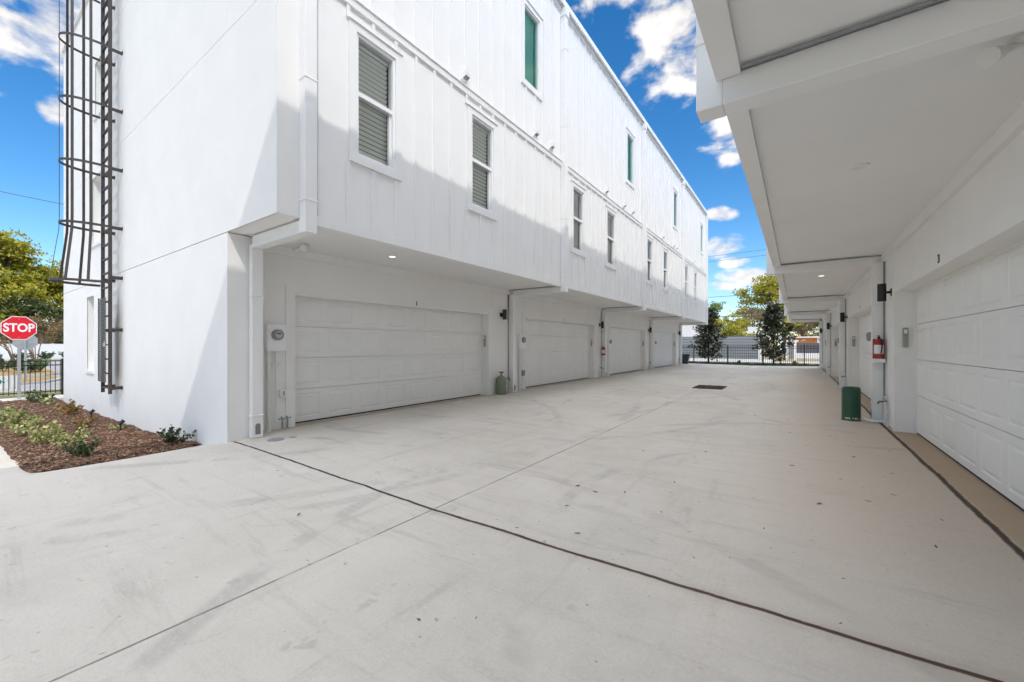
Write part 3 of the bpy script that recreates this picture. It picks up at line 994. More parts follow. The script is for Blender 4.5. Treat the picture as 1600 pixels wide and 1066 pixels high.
k0 = None
for x, y, lab in [(1.345, 8.495, 'beige garage keypad on the white jamb nearest on the right'), (1.345, 15.375, 'small grey keypad on the second jamb of the right row'),
                  (1.345, 22.145, 'tiny grey keypad on the third jamb of the right row'), (1.345, 28.94, 'farthest tiny keypad on the right row'),
                  (-6.82, 8.495, 'grey garage keypad on the jamb nearest on the left row'), (-6.82, 15.375, 'grey keypad on the second jamb of the left row'),
                  (-6.82, 22.145, 'grey keypad on the third jamb of the left row'), (-6.82, 28.94, 'grey keypad on the last jamb of the left row')]:
    r = keypad(x, y, lab, k0); k0 = k0 or r


def hose_tap(s, x, y, label, proto=None):
    if proto is None:
        r = empty('water_tap', (x, y, 0), label, 'water tap', 'outdoor taps and pipes')
        p = MB(); p.tube([(s * .04, 0, -.03), (s * .04, 0, .42), (s * .04, 0, .47)], .016, 10)
        p.tube([(s * .04, -.10, -.03), (s * .04, -.10, .22), (s * .04, -.13, .25), (s * .04, -.2, .25), (s * .04, -.23, .22), (s * .04, -.23, -.03)], .013, 10)
        p.tube([(s * .05, 0, .05), (s * .2, .06, .03), (s * .3, .09, .06)], .02, 10); p.build('pipe', M['pvc'], r, smooth=True)
        v = MB(); v.tube([(s * .04, -.15, .40), (s * .04, .09, .40)], .012, 8); v.tube([(s * .04, 0, .38), (s * .11, 0, .38), (s * .13, 0, .34)], .014, 8)
        v.box(s * .05, s * .065, -.035, .035, .425, .435); v.build('valve', M['brass'], r, smooth=True)
        return r
    r = copy_tree(proto); r.location = (x, y, 0); r['label'] = label
    return r


h0 = None
for y, lab in [(9.15, 'brass tap on white pipes at the pier behind the dark green bollard'), (15.95, 'tap on white pipes at the second pier of the right row'),
               (22.7, 'tap on white pipes at the third pier of the right row'), (29.3, 'tap on white pipes at the last pier of the right row')]:
    r = hose_tap(-1, 1.24, y, lab, h0); h0 = h0 or r
h0 = None
for y, lab in [(9.33, 'tap and pipes beside the olive cylinder on the left row'), (16.02, 'tap and pipes under the small red extinguisher'), (22.8, 'tap and pipes at the third pier of the left row'),
               (29.6, 'tap and pipes at the far end of the left row')]:
    r = hose_tap(1, -6.72, y, lab, h0); h0 = h0 or r

# pair of capped stubs by the first meter, outlet box
r = empty('pipe_stub', (-6.72, 3.26, 0), 'two grey capped pipe stubs low beside the first garage door', 'pipe')
p = MB()
for yy in (-.06, .02): p.tube([(.05, yy, -.03), (.05, yy, .16), (.02, yy, .19)], .012, 8)
p.tube([(.05, -.12, .16), (.05, .08, .17)], .008, 8); p.build('pipe', M['grey'], r, smooth=True)
r = empty('outlet_box', (-6.72, 3.22, .56), 'small white outlet box on the wall below the nearest meter', 'outlet')
p = MB(); p.box(.001, .06, -.055, .055, -.06, .06); p.build('cover', M['pvc'], r, bevel=.01)
p = MB(); p.box(.061, .063, -.012, .012, -.035, .035); p.build('socket', M['grey'], r)
r = empty('outlet_box', (-6.72, 10.15, .5), 'grey outlet box below the meter of the second garage', 'outlet')
p = MB(); p.box(.001, .06, -.06, .06, -.08, .08); p.build('cover', M['grey'], r, bevel=.01)

# cleanout covers
for x, y, rr_, lab in [(-6.02, 2.80, .11, 'round grey cleanout cover at the foot of the nearest downspout'), (-5.98, 3.02, .05, 'small round drain cap beside the larger cleanout cover')]:
    p = MB(); p.lathe((x, y, G(x, y) - .01), [(rr_, 0), (rr_, .014), (rr_ * .9, .016)], 24); o = p.build('cleanout_cover', M['grey'], smooth=True); tag(o, lab, 'drain cover')


def extinguisher(x, y, z, s, label):
    r = empty('fire_extinguisher', (x, y, z), label, 'fire extinguisher', 'wall fire extinguishers')
    p = MB(); p.lathe((0, 0, -.19), [(.05, 0), (.062, .012), (.062, .27), (.05, .31), (.022, .335)], 20); b = p.build('cylinder', M['red'], r, smooth=True)
    p = MB(); p.lathe((0, 0, -.11), [(.0635, 0), (.0635, .15)], 20); p.build('label_band', M['signwhite'], b, smooth=True)
    p = MB(); p.lathe((0, 0, .145), [(.02, 0), (.02, .03), (.012, .04)], 12); p.bar((0, -.02, .19), (-s * .0, .075, .205), .022, .008, (1, 0, 0)); p.bar((0, -.02, .175), (0, .07, .17), .022, .006, (1, 0, 0)); p.build('handle', M['black'], r, smooth=True)
    p = MB(); p.tube([(0, -.03, .16), (.03, -.075, .12), (.03, -.08, -.02), (.02, -.075, -.1)], .009, 8); p.build('hose', M['black'], r, smooth=True)
    p = MB(); p.box(-.07, .07, -.002 + .065, .075, -.26, .14); p.build('bracket', M['red'], r)
    p = MB(); p.box(-.075, .075, -.075, .062, -.26, -.195); p.build('tag', M['signwhite'], r)
    return r


extinguisher(1.14, 9.27, 1.29, -1, 'red fire extinguisher with white label hanging at the nearest pier on the right')
extinguisher(-6.60, 16.03, 1.10, 1, 'small red fire extinguisher between the second and third garages on the left')


def floodlight(x, y, ry, label):
    r = empty('security_light', (x, y, ZS), label, 'security light', 'soffit security lights')
    p = MB(); p.lathe((0, 0, -.035), [(.05, 0), (.06, .01), (.06, .034)], 20); p.build('base', M['pvc'], r, smooth=True)
    for s_ in (-1, 1):
        p = MB(); d = Vector((s_ * .10, -.05, -.05)); p.tube([(0, 0, -.03), d * .5 + Vector((0, 0, -.02)), d + Vector((0, 0, -.02))], [.012, .02, .028], 10)
        q_ = d + Vector((0, 0, -.02)); p.tube([q_, q_ + Vector((s_ * .05, -.05, -.03))], [.035, .048], 16); p.build('lamp_head', M['pvc'], r, smooth=True)
    return r


floodlight(-6.28, 3.36, 0, 'small white twin security light under the left soffit near the corner')
floodlight(.95, 3.2, 0, 'white security light on the soffit at the upper right edge')

# dark green bollard, olive cylinder
r = empty('utility_bollard', (.79, 9.43, 0), 'dark green rounded utility bollard on the concrete by the right row', 'bollard')
p = MB(); p.lathe((0, 0, G(.79, 9.43) - .02), [(.142, 0), (.142, .035), (.135, .04), (.134, .56), (.128, .595), (.112, .61), (.02, .618)], 40); p.build('cap', M['green'], r, smooth=True)
p = MB()
for _ in range(26):
    a = rnd.uniform(-2.3, -.9); z = rnd.uniform(.0, .035) + .01; w_ = rnd.uniform(.004, .016)
    for da in (0,):
        c1 = (math.cos(a) * .1435, math.sin(a) * .1435); c2 = (math.cos(a + w_ * 7) * .1435, math.sin(a + w_ * 7) * .1435)
        p.quad((*c1, z), (*c2, z), (*c2, z + w_), (*c1, z + w_))
p.build('paint_scuff', M['pvc'], r)
r = empty('gas_cylinder', (-6.56, 8.87, 0), 'pale olive gas cylinder with valve standing by the first left garage', 'gas cylinder')
p = MB(); p.lathe((0, 0, -.02), [(.12, 0), (.135, .02), (.137, .40), (.125, .46), (.09, .50), (.04, .525), (.03, .53), (.028, .56)], 32); p.build('tank', M['olive'], r, smooth=True)
p = MB(); p.tube([(0, 0, .53), (0, 0, .60)], .014, 10); p.tube([(-.055, -.045, .595), (.055, .045, .60)], .012, 8); p.tube([(.0, .0, .57), (.06, -.03, .57)], .011, 8); p.build('valve', M['rust'], r, smooth=True)

# trench grate
gx0, gx1, gy0, gy1 = -2.76, -1.90, 14.05, 15.15
r = empty('drain_grate', (-2.33, 14.6, G(-2.33, 14.6)), 'dark iron drain grate set in the middle of the lane', 'drain grate')
zz = .006
p = MB(); p.box(gx0 + 2.33, gx1 + 2.33, gy0 - 14.6, gy1 - 14.6, zz - .02, zz); p.build('pit', M['dark'], r)
p = MB()
for k in range(4):
    pass
X0, X1, Y0_, Y1_ = gx0 + 2.33, gx1 + 2.33, gy0 - 14.6, gy1 - 14.6
p.box(X0, X1, Y0_, Y0_ + .05, zz + .001, zz + .02); p.box(X0, X1, Y1_ - .05, Y1_, zz + .001, zz + .02); p.box(X0, X0 + .05, Y0_ + .05, Y1_ - .05, zz + .001, zz + .02); p.box(X1 - .05, X1, Y0_ + .05, Y1_ - .05, zz + .001, zz + .02)
for k in range(1, 17):
    x = X0 + .05 + (X1 - X0 - .1) * k / 17; p.box(x - .009, x + .009, Y0_ + .05, Y1_ - .05, zz + .001, zz + .018)
for k in (1, 2, 3):
    y = Y0_ + (Y1_ - Y0_) * k / 4; p.box(X0 + .05, X1 - .05, y - .015, y + .015, zz + .0185, zz + .0205)
p.build('grille', M['rust'], r)

# ------------------------------------------------------------------ caged ladder on the end wall
lad = empty('caged_ladder', (-12.1, 2.36, .3), 'dark bronze caged access ladder bolted to the sunlit end wall', 'ladder')
lad.location = (0, 0, 0)
XA, XB, YL = -12.42, -11.80, 2.175
for x in (XA, XB):
    p = MB(); p.box(x - .014, x + .014, YL - .03, YL + .03, .30, 11.4); p.build('rail', M['bronze'], lad)
z = .42
nr = 0
while z < 11.2:
    p = MB(); p.box(XA + .013, XB - .013, YL - .02, YL + .02, z - .014, z + .014); p.build('rung', M['bronze'], lad); z += .305
hz_ = [2.63, 3.80, 5.04, 6.29, 7.54, 8.8, 10.05]
xc = (XA + XB) / 2
NB = 7
def hoop_pt(a, k, z):   # k flares the lowest hoop
    rx = .36 * k; dy_ = .66 * k
    return (xc + rx * math.cos(a), YL - .03 - dy_ * math.sin(a) ** .75 if math.sin(a) > 0 else YL - .03, z)
for j, z in enumerate(hz_):
    k = 1.2 if j == 0 else 1.0
    p = MB(); n = 28
    pts = [Vector(hoop_pt(a, k, z)) for a in frange(0.0001, math.pi - .0001, n)]
    hh = .05
    for a, b_ in zip(pts, pts[1:]): p.bar(a, b_, hh, .006, (0, 0, 1))
    if j == 0:
        p.bar((XA, YL - .04, z), pts[-1], hh, .006, (0, 0, 1)); p.bar((XB, YL - .04, z), pts[0], hh, .006, (0, 0, 1))
    p.build('hoop', M['bronze'], lad)
for a in (R(17), R(46), R(90), R(134), R(163)):
    p = MB(); prev = None
    seq = [(hz_[0], 1.2), (hz_[1] - .15, 1.01), (hz_[1] + .1, 1.0), (11.3, 1.0)]
    for z, k in seq:
        q_ = Vector(hoop_pt(a, k * .985, z))
        if prev is not None:
            tang = Vector((-.36 * math.sin(a), -.66 * math.cos(a), 0))
            p.bar(prev, q_, .045, .006, tang)
        prev = q_
    p.build('cage_bar', M['bronze'], lad)
for z in [.42, 1.65, 2.75] + hz_[1:]:
    for x in (XA, XB):
        p = MB(); p.box(x - .004, x + .004, YL + .0305, 2.355, z - .035, z + .035); p.box(x - .004, x + .07, 2.351, 2.359, z - .035, z + .035); p.build('bracket', M['bronze'], lad)
# perforated guard over the lowest rungs
p = MB(); yg = YL - .075
zz = .55
while zz < 2.30:
    p.box(XA - .02, XB + .02, yg, yg + .006, zz, zz + .030); zz += .042
for x in frange(XA - .02, XB + .02, 7): p.box(x - .012, x + .012, yg + .0065, yg + .009, .55, 2.34)
p.box(XA - .022, XA - .016, yg, YL - .05, .55, 2.34)
p.build('guard_plate', M['bronze'], lad)
p = MB(); p.box(XB - .005, XB + .05, yg - .03, yg - .005, 1.30, 1.37); p.tube([(XB + .005, yg - .018, 1.37), (XB + .005, yg - .018, 1.41), (XB + .04, yg - .018, 1.41), (XB + .04, yg - .018, 1.37)], .005, 6); p.build('padlock', M['galv'], lad)

# ------------------------------------------------------------------ stop sign
sx0, sy0 = -20.9, 1.69
st = empty('stop_sign', (sx0, sy0, -.45), 'red octagonal STOP sign on a galvanised post at the end of the bed', 'stop sign')
st.rotation_euler = (0, 0, math.atan2(-sx0, -(-sy0)) if False else math.atan2(-sy0, -sx0) + math.pi / 2)
def octagon(rad, y, th, mat_, name, par, z=2.34):
    p = MB(); n = 8
    ring = [(rad * math.cos(R(22.5 + 45 * k)), rad * math.sin(R(22.5 + 45 * k))) for k in range(8)]
    p.v = [(a, y, z + b_) for a, b_ in ring] + [(a, y + th, z + b_) for a, b_ in ring]
    p.f = [tuple(range(8)), tuple(reversed(range(8, 16)))] + [(i, (i + 1) % 8, (i + 1) % 8 + 8, i + 8) for i in range(8)]
    return p.build(name, mat_, par)
pn = octagon(.412, -.034, .004, M['signwhite'], 'sign_panel', st)
octagon(.390, -.0375, .003, M['signred'], 'red_field', pn)
text_mesh('STOP', .37, 'lettering', M['signwhite'], pn, (0, -.040, 2.34), (R(90), 0, 0), .001, .011, sx=.74)
p = MB(); 
for z in (2.04, 2.64): p.tube([(0, -.045, z), (0, -.03, z)], .012, 8)
p.build('bolt', M['galv'], pn)
p = MB(); p.box(-.038, .038, -.028, .028, 0, 2.70); p.build('post', M['galv'], st)

# back of a second sign further off
r = empty('road_sign', (-30, 2.62, -.47), 'grey back of a road sign on a thin pole behind the stop sign', 'road sign')
p = MB(); p.tube([(0, 0, 0), (0, 0, 2.25)], .04, 8); p.build('post', M['galv'], r)
p = MB(); ring = [(.42 * math.cos(R(22.5 + 45 * k)), .42 * math.sin(R(22.5 + 45 * k))) for k in range(8)]
p.v = [(-.05, a, 1.98 + b_) for a, b_ in ring] + [(-.045, a, 1.98 + b_) for a, b_ in ring]
p.f = [tuple(range(8)), tuple(reversed(range(8, 16)))] + [(i, (i + 1) % 8, (i + 1) % 8 + 8, i + 8) for i in range(8)]
p.build('sign_panel', M['galv'], r)


# ------------------------------------------------------------------ fences
def picket_fence(name, label, p0, p1, zb, hgt, posts, spacing=.118, group=None):
    r = empty(name, (p0[0], p0[1], zb), label, 'fence', group)
    d = Vector((p1[0] - p0[0], p1[1] - p0[1], 0)); L = d.length; d.normalize(); nrm = Vector((-d.y, d.x, 0))
    pk = MB(); k = 0.0
    while k < L:
        a = d * k; pk.bar((a.x, a.y, .08), (a.x, a.y, hgt), .018, .018, d); k += spacing
    pk.build('pickets', M['black'], r)
    for z in (.14, hgt - .17, hgt - .02):
        m_ = MB(); m_.bar((0, 0, z), tuple(d * L + Vector((0, 0, z))), .03, .034, nrm); m_.build('rail', M['black'], r)
    for k in posts:
        m_ = MB(); a = d * k; m_.bar((a.x, a.y, -.1), (a.x, a.y, hgt + .06), .065, .065, d); m_.build('post', M['black'], r)
    return r


picket_fence('picket_fence', 'black metal picket fence behind the stop sign at the end of the bed', (-21.9, -4), (-21.9, 16), -.46, 1.25, [1.9, 4.35, 6.78, 9.2, 11.6, 14.0, 16.5, 19])
picket_fence('picket_fence', 'black metal picket fence across the far end of the lane', (-14, 34.2), (7.2, 34.2), -.06, 1.36, [.2, 2.6, 5.0, 7.4, 9.75, 12.0, 14.4, 16.8, 19.2, 21.1])

# banner on the left fence
p = MB(); p.box(-21.945, -21.94, .7, 1.74, -.17, .30); o = p.build('banner', M['signwhite']); tag(o, 'white printed banner with teal marks tied to the fence at the left edge', 'banner')
p = MB()
for (a, b_, c_, d_) in [(1.31, 1.42, .08, .12), (1.34, 1.39, .03, .17), (1.44, 1.47, .05, .09), (1.5, 1.52, .10, .13), (.85, 1.1, -.02, .02)]:
    p.box(-21.939, -21.937, a, b_, c_, d_)
po = p.build('print', M['teal'], o)


# ------------------------------------------------------------------ vegetation
def leaf_quad(mb, c, size, nrm=None, asp=.55):
    a = Vector((rnd.gauss(0, 1), rnd.gauss(0, 1), rnd.gauss(0, 1)))
    if a.length < .01: a = Vector((0, 0, 1))
    a.normalize()
    if nrm is not None: a = (a * .8 + nrm).normalized()
    u = a.cross(Vector((rnd.gauss(0, 1), rnd.gauss(0, 1), rnd.gauss(0, 1)))).normalized(); v = a.cross(u)
    s_ = size * rnd.uniform(.6, 1.35)
    i = len(mb.v); u = u * s_ * .5; v = v * s_ * .5 * asp
    mb.v += [tuple(c - u), tuple(c + v * 1.0 - u * .1), tuple(c + u), tuple(c - v * 1.0 - u * .1)]
    mb.f.append((i, i + 1, i + 2, i + 3))


def tree(name, label, cat, x, y, z0, hgt, rad, leafmat_, nl=6000, ls=.35, trunk_h=.25, clumps=26, flat_=.7, group=None, barkmat=None, seed=0, spread=1.0, twig=0):
    global rnd
    keep = rnd; rnd = random.Random(seed * 31 + 5)
    r = empty(name, (x, y, z0), label, cat, group)
    tm = MB(); th = hgt * trunk_h
    tm.tube([(0, 0, -.3), (.1, 0, th * .5), (0, .1, th), (.2, 0, hgt * .7)], [hgt * .035, hgt * .028, hgt * .022, hgt * .006], 8)
    cents = []
    for k in range(clumps):
        a = rnd.uniform(0, 6.28); rr = rad * math.sqrt(rnd.random()) * .82
        hz = th + (hgt - th) * (1 - rnd.random() ** 1.3 * .95)
        env = math.sqrt(max(.05, 1 - ((hz - th) / (hgt - th) - .35) ** 2 * 1.6))
        rr *= env
        hz -= .0
        c_ = Vector((rr * math.cos(a), rr * math.sin(a), hz * (.94) ))
        cr = rad * rnd.uniform(.20, .36) * spread
        cents.append((c_, cr))
        mid = Vector((c_.x * .45, c_.y * .45, th + (c_.z - th) * .45))
        tm.tube([(0, 0, th * .9), mid, c_], [hgt * .012, hgt * .007, hgt * .002], 5)
        for _ in range(4 + twig):
            tip = c_ + Vector((rnd.gauss(0, 1), rnd.gauss(0, 1), rnd.gauss(0, .7))) * cr * .7
            tm.tube([c_ * .85 + mid * .15, tip], [hgt * .003, hgt * .001], 4, cap=False)
    tm.build('trunk', barkmat or M['bark'], r)
    cm = MB(); tot = sum(c_[1] ** 2 for c_ in cents)
    for c_, cr in cents:
        n = int(nl * cr ** 2 / tot)
        subs = [c_ + Vector((rnd.gauss(0, 1), rnd.gauss(0, 1), rnd.gauss(0, flat_))).normalized() * cr * rnd.uniform(.5, 1) for _ in range(7)]
        for _ in range(n):
            b_ = rnd.choice(subs)
            d = Vector((rnd.gauss(0, 1), rnd.gauss(0, 1), rnd.gauss(0, flat_ * .8))) * cr * .24
            leaf_quad(cm, b_ + d, ls, Vector((0, 0, .5)))
    cm.build('crown', leafmat_, r)
    rnd = keep
    return r


tree('oak_tree', 'broad yellow-green oak rising behind the far fence next to the right row', 'tree', -2.6, 114, 0, 16.6, 10.4, M['oak'], 18000, .58, .27, 46, .45, seed=3, spread=1.05)
tree('green_tree', 'deep green tree right of the oak, seen under the right overhang', 'tree', 9, 122, 0, 14, 9, M['oakdark'], 6000, .5, .25, 26, seed=4)
tree('green_tree', 'pale green rounded tree peeking beside the end of the left row', 'tree', -17.5, 108, 0, 11.6, 5.2, M['lime'], 4500, .42, .25, 22, seed=5)
tree('green_tree', 'low mid-green tree behind the grey clad fence, left of the white post', 'tree', -10.0, 84, 0, 6.7, 4.0, M['oak'], 5500, .34, .12, 26, seed=6)
tree('green_tree', 'dark low tree behind the left magnolia', 'tree', -15.5, 88, 0, 6.9, 3.4, M['oakdark'], 3500, .34, .12, 20, seed=7)
tree('bare_tree', 'brown leafless tree between the pale tree and the oak', 'tree', -7.3, 96, 0, 8.8, 5.2, M['brownleaf'], 2600, .3, .2, 30, barkmat=M['twig'], seed=8, twig=16)
tree('bare_tree', 'brown twiggy tree behind the orange building', 'tree', 1.0, 112, 0, 8.2, 5.0, M['brownleaf'], 2400, .3, .2, 28, barkmat=M['twig'], seed=9, twig=14)
tree('green_tree', 'olive green tree far behind the left row end near the white house', 'tree', -24, 115, 0, 8.5, 7., M['lime'], 3600, .42, .2, 22, seed=10)
# left background
tree('oak_tree', 'tall yellow-green oak above the stop sign, nearest the left edge', 'tree', -106, 5.0, -.45, 20.5, 8.6, M['oak'], 19000, .55, .16, 50, .6, seed=11)
tree('oak_tree', 'second yellow-green oak beside the end wall, right of the tall one', 'tree', -112, 14.5, -.45, 16.2, 7.4, M['oak'], 15000, .55, .14, 44, .6, seed=12)
tree('green_tree', 'dark green tree under the yellow oaks behind the stop sign', 'tree', -100, 10, -.45, 9., 6.2, M['oakdark'], 5000, .5, .15, 26, seed=13)
tree('bare_tree', 'brown vine-covered tree just above the white vinyl fence', 'tree', -92, 10.0, -.45, 5.6, 4.6, M['brownleaf'], 3200, .3, .1, 26, barkmat=M['twig'], seed=14, twig=12)
tree('green_tree', 'low bushy tree left of the stop sign behind the vinyl fence', 'tree', -93, 2.4, -.45, 7.0, 4.6, M['oak'], 4200, .4, .1, 24, seed=15)
tree('green_tree', 'pale oak in the gap between stop sign and end wall', 'tree', -120, 22, -.45, 13, 7.4, M['oak'], 5000, .5, .2, 26, seed=16)


def magnolia(x, y, hgt, rad, label, seed):
    global rnd
    keep = rnd; rnd = random.Random(seed)
    r = empty('magnolia_tree', (x, y, -.04), label, 'magnolia', 'young magnolias by the far fence')
    p = MB(); p.tube([(0, 0, -.1), (.02, 0, hgt * .4), (0, .02, hgt * .97)], [.06, .04, .008], 8)
    br = []
    for k in range(70):
        z = .28 + (hgt - .45) * (k / 69) ** .9; a = k * 2.4 + rnd.uniform(-.4, .4)
        f = 1 - (z / hgt); env = (.30 + .75 * f ** .7) * (1.0 if z > .7 else .75)
        L = rad * env * rnd.uniform(.6, 1.15)
        if z > hgt * .6: L *= .75
        tip = Vector((L * math.cos(a), L * math.sin(a), z + L * .35)); br.append((Vector((0, 0, z)), tip))
        p.tube([(0, 0, z - .05), tip], [.012, .004], 5, cap=False)
    p.build('trunk', M['bark'], r)
    m_ = MB()
    for b0, tip in br:
        for _ in range(62):
            t_ = rnd.uniform(.3, 1.08); c_ = b0.lerp(tip, t_) + Vector((rnd.gauss(0, .09), rnd.gauss(0, .09), rnd.gauss(0, .08)))
            leaf_quad(m_, c_, .19, Vector((0, 0, .4)), .48)
    m_.build('crown', M['magnolia'], r)
    rnd = keep


magnolia(-5.42, 33.25, 4.15, 1.3, 'young dark magnolia beside the bin and the left row', 21)
magnolia(-1.33, 33.25, 4.2, 1.3, 'young dark magnolia standing in front of the white post', 22)


def shrub(x, y, z0, h_, r_, leafm, label, name='shrub', n=420, ls=.05, stems=12, group=None, cat='shrub', seed=0):
    global rnd
    keep = rnd; rnd = random.Random(seed + 100)
    r = empty(name, (x, y, z0), label, cat, group)
    p = MB(); m_ = MB(); tips = []
    for k in range(stems):
        a = rnd.uniform(0, 6.28); q_ = r_ * rnd.random() ** .6; hh = h_ * rnd.uniform(.55, 1.0) * (1 - .35 * q_ / r_)
        tip = Vector((q_ * math.cos(a), q_ * math.sin(a), hh)); p.tube([(q_ * .1 * math.cos(a), q_ * .1 * math.sin(a), -.03), tip], [.006, .002], 4, cap=False)
        tips.append(tip)
    p.build('stems', M['twig'], r)
    for _ in range(n):
        tip = rnd.choice(tips); t_ = rnd.uniform(.35, 1.05); c_ = tip * t_ + Vector((rnd.gauss(0, .35), rnd.gauss(0, .35), rnd.gauss(0, .35))) * ls
        leaf_quad(m_, c_, ls, Vector((0, 0, .5)), .6)
    m_.build('leaves', leafm, r)
    rnd = keep
    return r


def bz(x, y): return bed_z(x, y) - .01


SH = [(-14.6, 1.05, .34, .42, 'varieg', 'low variegated shrub at the left edge beyond the row of the bed', 520, .07),
      (-12.9, 1.05, .36, .42, 'varieg', 'yellow-green variegated shrub second from the far end of the front row', 520, .07),
      (-11.5, 1.10, .38, .40, 'varieg', 'pale variegated shrub in the middle of the front row of the bed', 520, .065),
      (-10.2, 1.12, .36, .36, 'varieg', 'variegated shrub just left of the bushiest one in the bed', 520, .06),
      (-9.1, 1.18, .42, .36, 'varieg', 'bushiest pale variegated shrub by the edge of the shadow', 620, .05),
      (-8.1, 1.25, .26, .30, 'shrub', 'dark green low shrub in the shaded corner of the bed', 420, .05),
      (-14.4, 1.95, .36, .28, 'rusty', 'orange and yellow shrub near the middle path light', 260, .07),
      (-11.6, 1.75, .30, .24, 'rusty', 'small orange tinted shrub right of the ladder foot', 220, .055),
      (-10.9, 2.12, .14, .20, 'varieg', 'flat yellow-green seedling close to the end wall', 120, .05),
      (-18.9, 1.8, .4, .35, 'shrub', 'green shrub beside the foot of the stop sign post', 260, .09),
      (-17.9, 2.0, .25, .3, 'varieg', 'small yellow-green shrub near the back corner of the end wall', 200, .08)]
for i, (x, y, h_, r_, lm, lab, n, ls) in enumerate(SH):
    shrub(x, y, bz(x, y), h_, r_, M[lm], lab, n=int(n * .72), ls=ls, seed=i)
r = shrub(-7.75, 2.13, bz(-7.75, 2.13), .34, .30, M['shrub'], 'leggy dark green shrub at the foot of the end wall by the concrete', n=420, ls=.048, stems=9, seed=40)

for i, (x, y) in enumerate([(-19.0, 2.2), (-15.9, 2.18), (-13.25, 2.13), (-10.6, 2.10)]):
    r = empty('path_light', (x, y, bz(x, y)), ['small black path light nearest the back corner of the end wall', 'small black path light left of the window recess', 'small black path light under the ladder', 'black path light nearest the camera in the mulch'][i], 'path light', 'black spot lights in the mulch')
    p = MB(); p.tube([(0, 0, -.03), (0, 0, .13)], .011, 8); p.build('stake', M['black'], r, smooth=True)
    p = MB(); p.tube([(0, -.03, .12), (0, .045, .20)], [.028, .034], 12); p.build('lamp_head', M['black'], r, smooth=True)

# bushes on the islands and by the vinyl wall
for i, (x, y, h_, r_) in enumerate([(-38.5, 3.3, 1.15, .95), (-39.6, 4.0, 1.0, .8), (-41.8, 2.7, 1.3, 1.0)]):
    shrub(x, y, -.36, h_, r_, M['shrub'] if i != 1 else M['lime'], ['rounded green bush behind the fence on the dry grass island', 'lighter bush at the right end of the island', 'taller bush directly behind the stop sign post'][i], 'bush', 900, .14, 22, cat='bush', seed=60 + i)
for i, yy in enumerate([-1, 1.2, 3.2, 6.3, 8.3, 10.2, 12.2, 14.2]):
    shrub(-77.2, yy, -.44, 1.1, 1.0, M['shrub'], ['round shrub at the left frame edge before the vinyl fence', 'round shrub left of the stop sign post by the vinyl fence', 'round shrub hidden partly by the stop sign post, by the vinyl fence', 'round shrub just right of the sign posts by the vinyl fence', 'round shrub second right of the sign posts by the vinyl fence', 'round shrub third right of the sign posts by the vinyl fence', 'round shrub next to the end wall by the vinyl fence', 'last round shrub by the vinyl fence, partly behind the wall'][i], 'round_shrub', 420, .24, 16, cat='shrub', group='round shrubs along the vinyl fence', seed=70 + i)
for i, (x, yy) in enumerate([(-60, 1.8), (-58, 4.5), (-62, 6.1)]):
    r = empty('bare_sapling', (x, yy, -.4), ['bare branching sapling left of the stop sign post', 'bare sapling behind the sign posts', 'bare sapling right of the grey sign post'][i], 'sapling', 'bare saplings in front of the vinyl fence')
    p = MB(); q2 = random.Random(90 + i)
    for k in range(9):
        a = q2.uniform(0, 6.28); s_ = Vector((.1 * math.cos(a), .1 * math.sin(a), 0)); m1 = Vector((.45 * math.cos(a), .45 * math.sin(a), 1.2)); tip = Vector((q2.uniform(.6, 1.2) * math.cos(a), q2.uniform(.6, 1.2) * math.sin(a), q2.uniform(1.9, 2.7)))
        p.tube([s_, m1, tip], [.05, .035, .012], 5)
        for _ in range(3): p.tube([m1.lerp(tip, q2.uniform(.2, .8)), tip + Vector((q2.gauss(0, .3), q2.gauss(0, .3), q2.uniform(-.3, .3)))], [.02, .008], 4)
    p.build('branches', M['twig'], r)

# white vinyl fence far left
r = empty('vinyl_fence', (-80, -20, -.47), 'long white vinyl panel fence beyond the road on the left', 'fence')
for k in range(24):
    p = MB(); p.box(0, .05, k * 2.44 + .07, (k + 1) * 2.44 - .07, .05, 1.98); p.box(-.02, .07, k * 2.44 + .07, (k + 1) * 2.44 - .07, 1.9, 2.0); p.build('panel', M['vinyl'], r)
    p = MB(); p.box(-.04, .09, k * 2.44 - .065, k * 2.44 + .065, 0, 2.05); p.build('post', M['vinyl'], r)

# ------------------------------------------------------------------ beyond the lane
# grey lapped cladding wall
r = empty('clad_wall', (-17.5, 50, -.1), 'long pale grey wall of wide horizontal boards across the street', 'wall')
nb = 8; hb = 2.42 / nb
p = MB()
for k in range(nb):
    i = len(p.v); z = k * hb
    p.v += [(0, -.03, z), (14.15, -.03, z), (14.15, -.0, z + hb - .045), (0, -.0, z + hb - .045)]; p.f.append((i, i + 1, i + 2, i + 3))
p.box(0, 14.15, .02, .12, 0, 2.42); p.build('boards', M['corr'], r)
p = MB(); 
for k in range(1, nb + 1): p.box(0, 14.15, -.012, .019, k * hb - .046, k * hb - .002)
p.build('gap', M['slatgrey'], r)
p = MB(); p.box(14.16, 14.62, -.1, .2, -.0, 2.55); p.build('end_post', M['metalwhite'], r)
r = empty('marker_post', (-2.13, 36, -.06), 'tall thin white post just beyond the black fence', 'post')
p = MB(); p.box(-.075, .075, -.06, .06, -.1, 3.2); p.build('post', M['metalwhite'], r); p = MB(); p.box(-.03, -.01, -.066, -.061, .2, 3.1); p.build('stripe', M['red'], r)
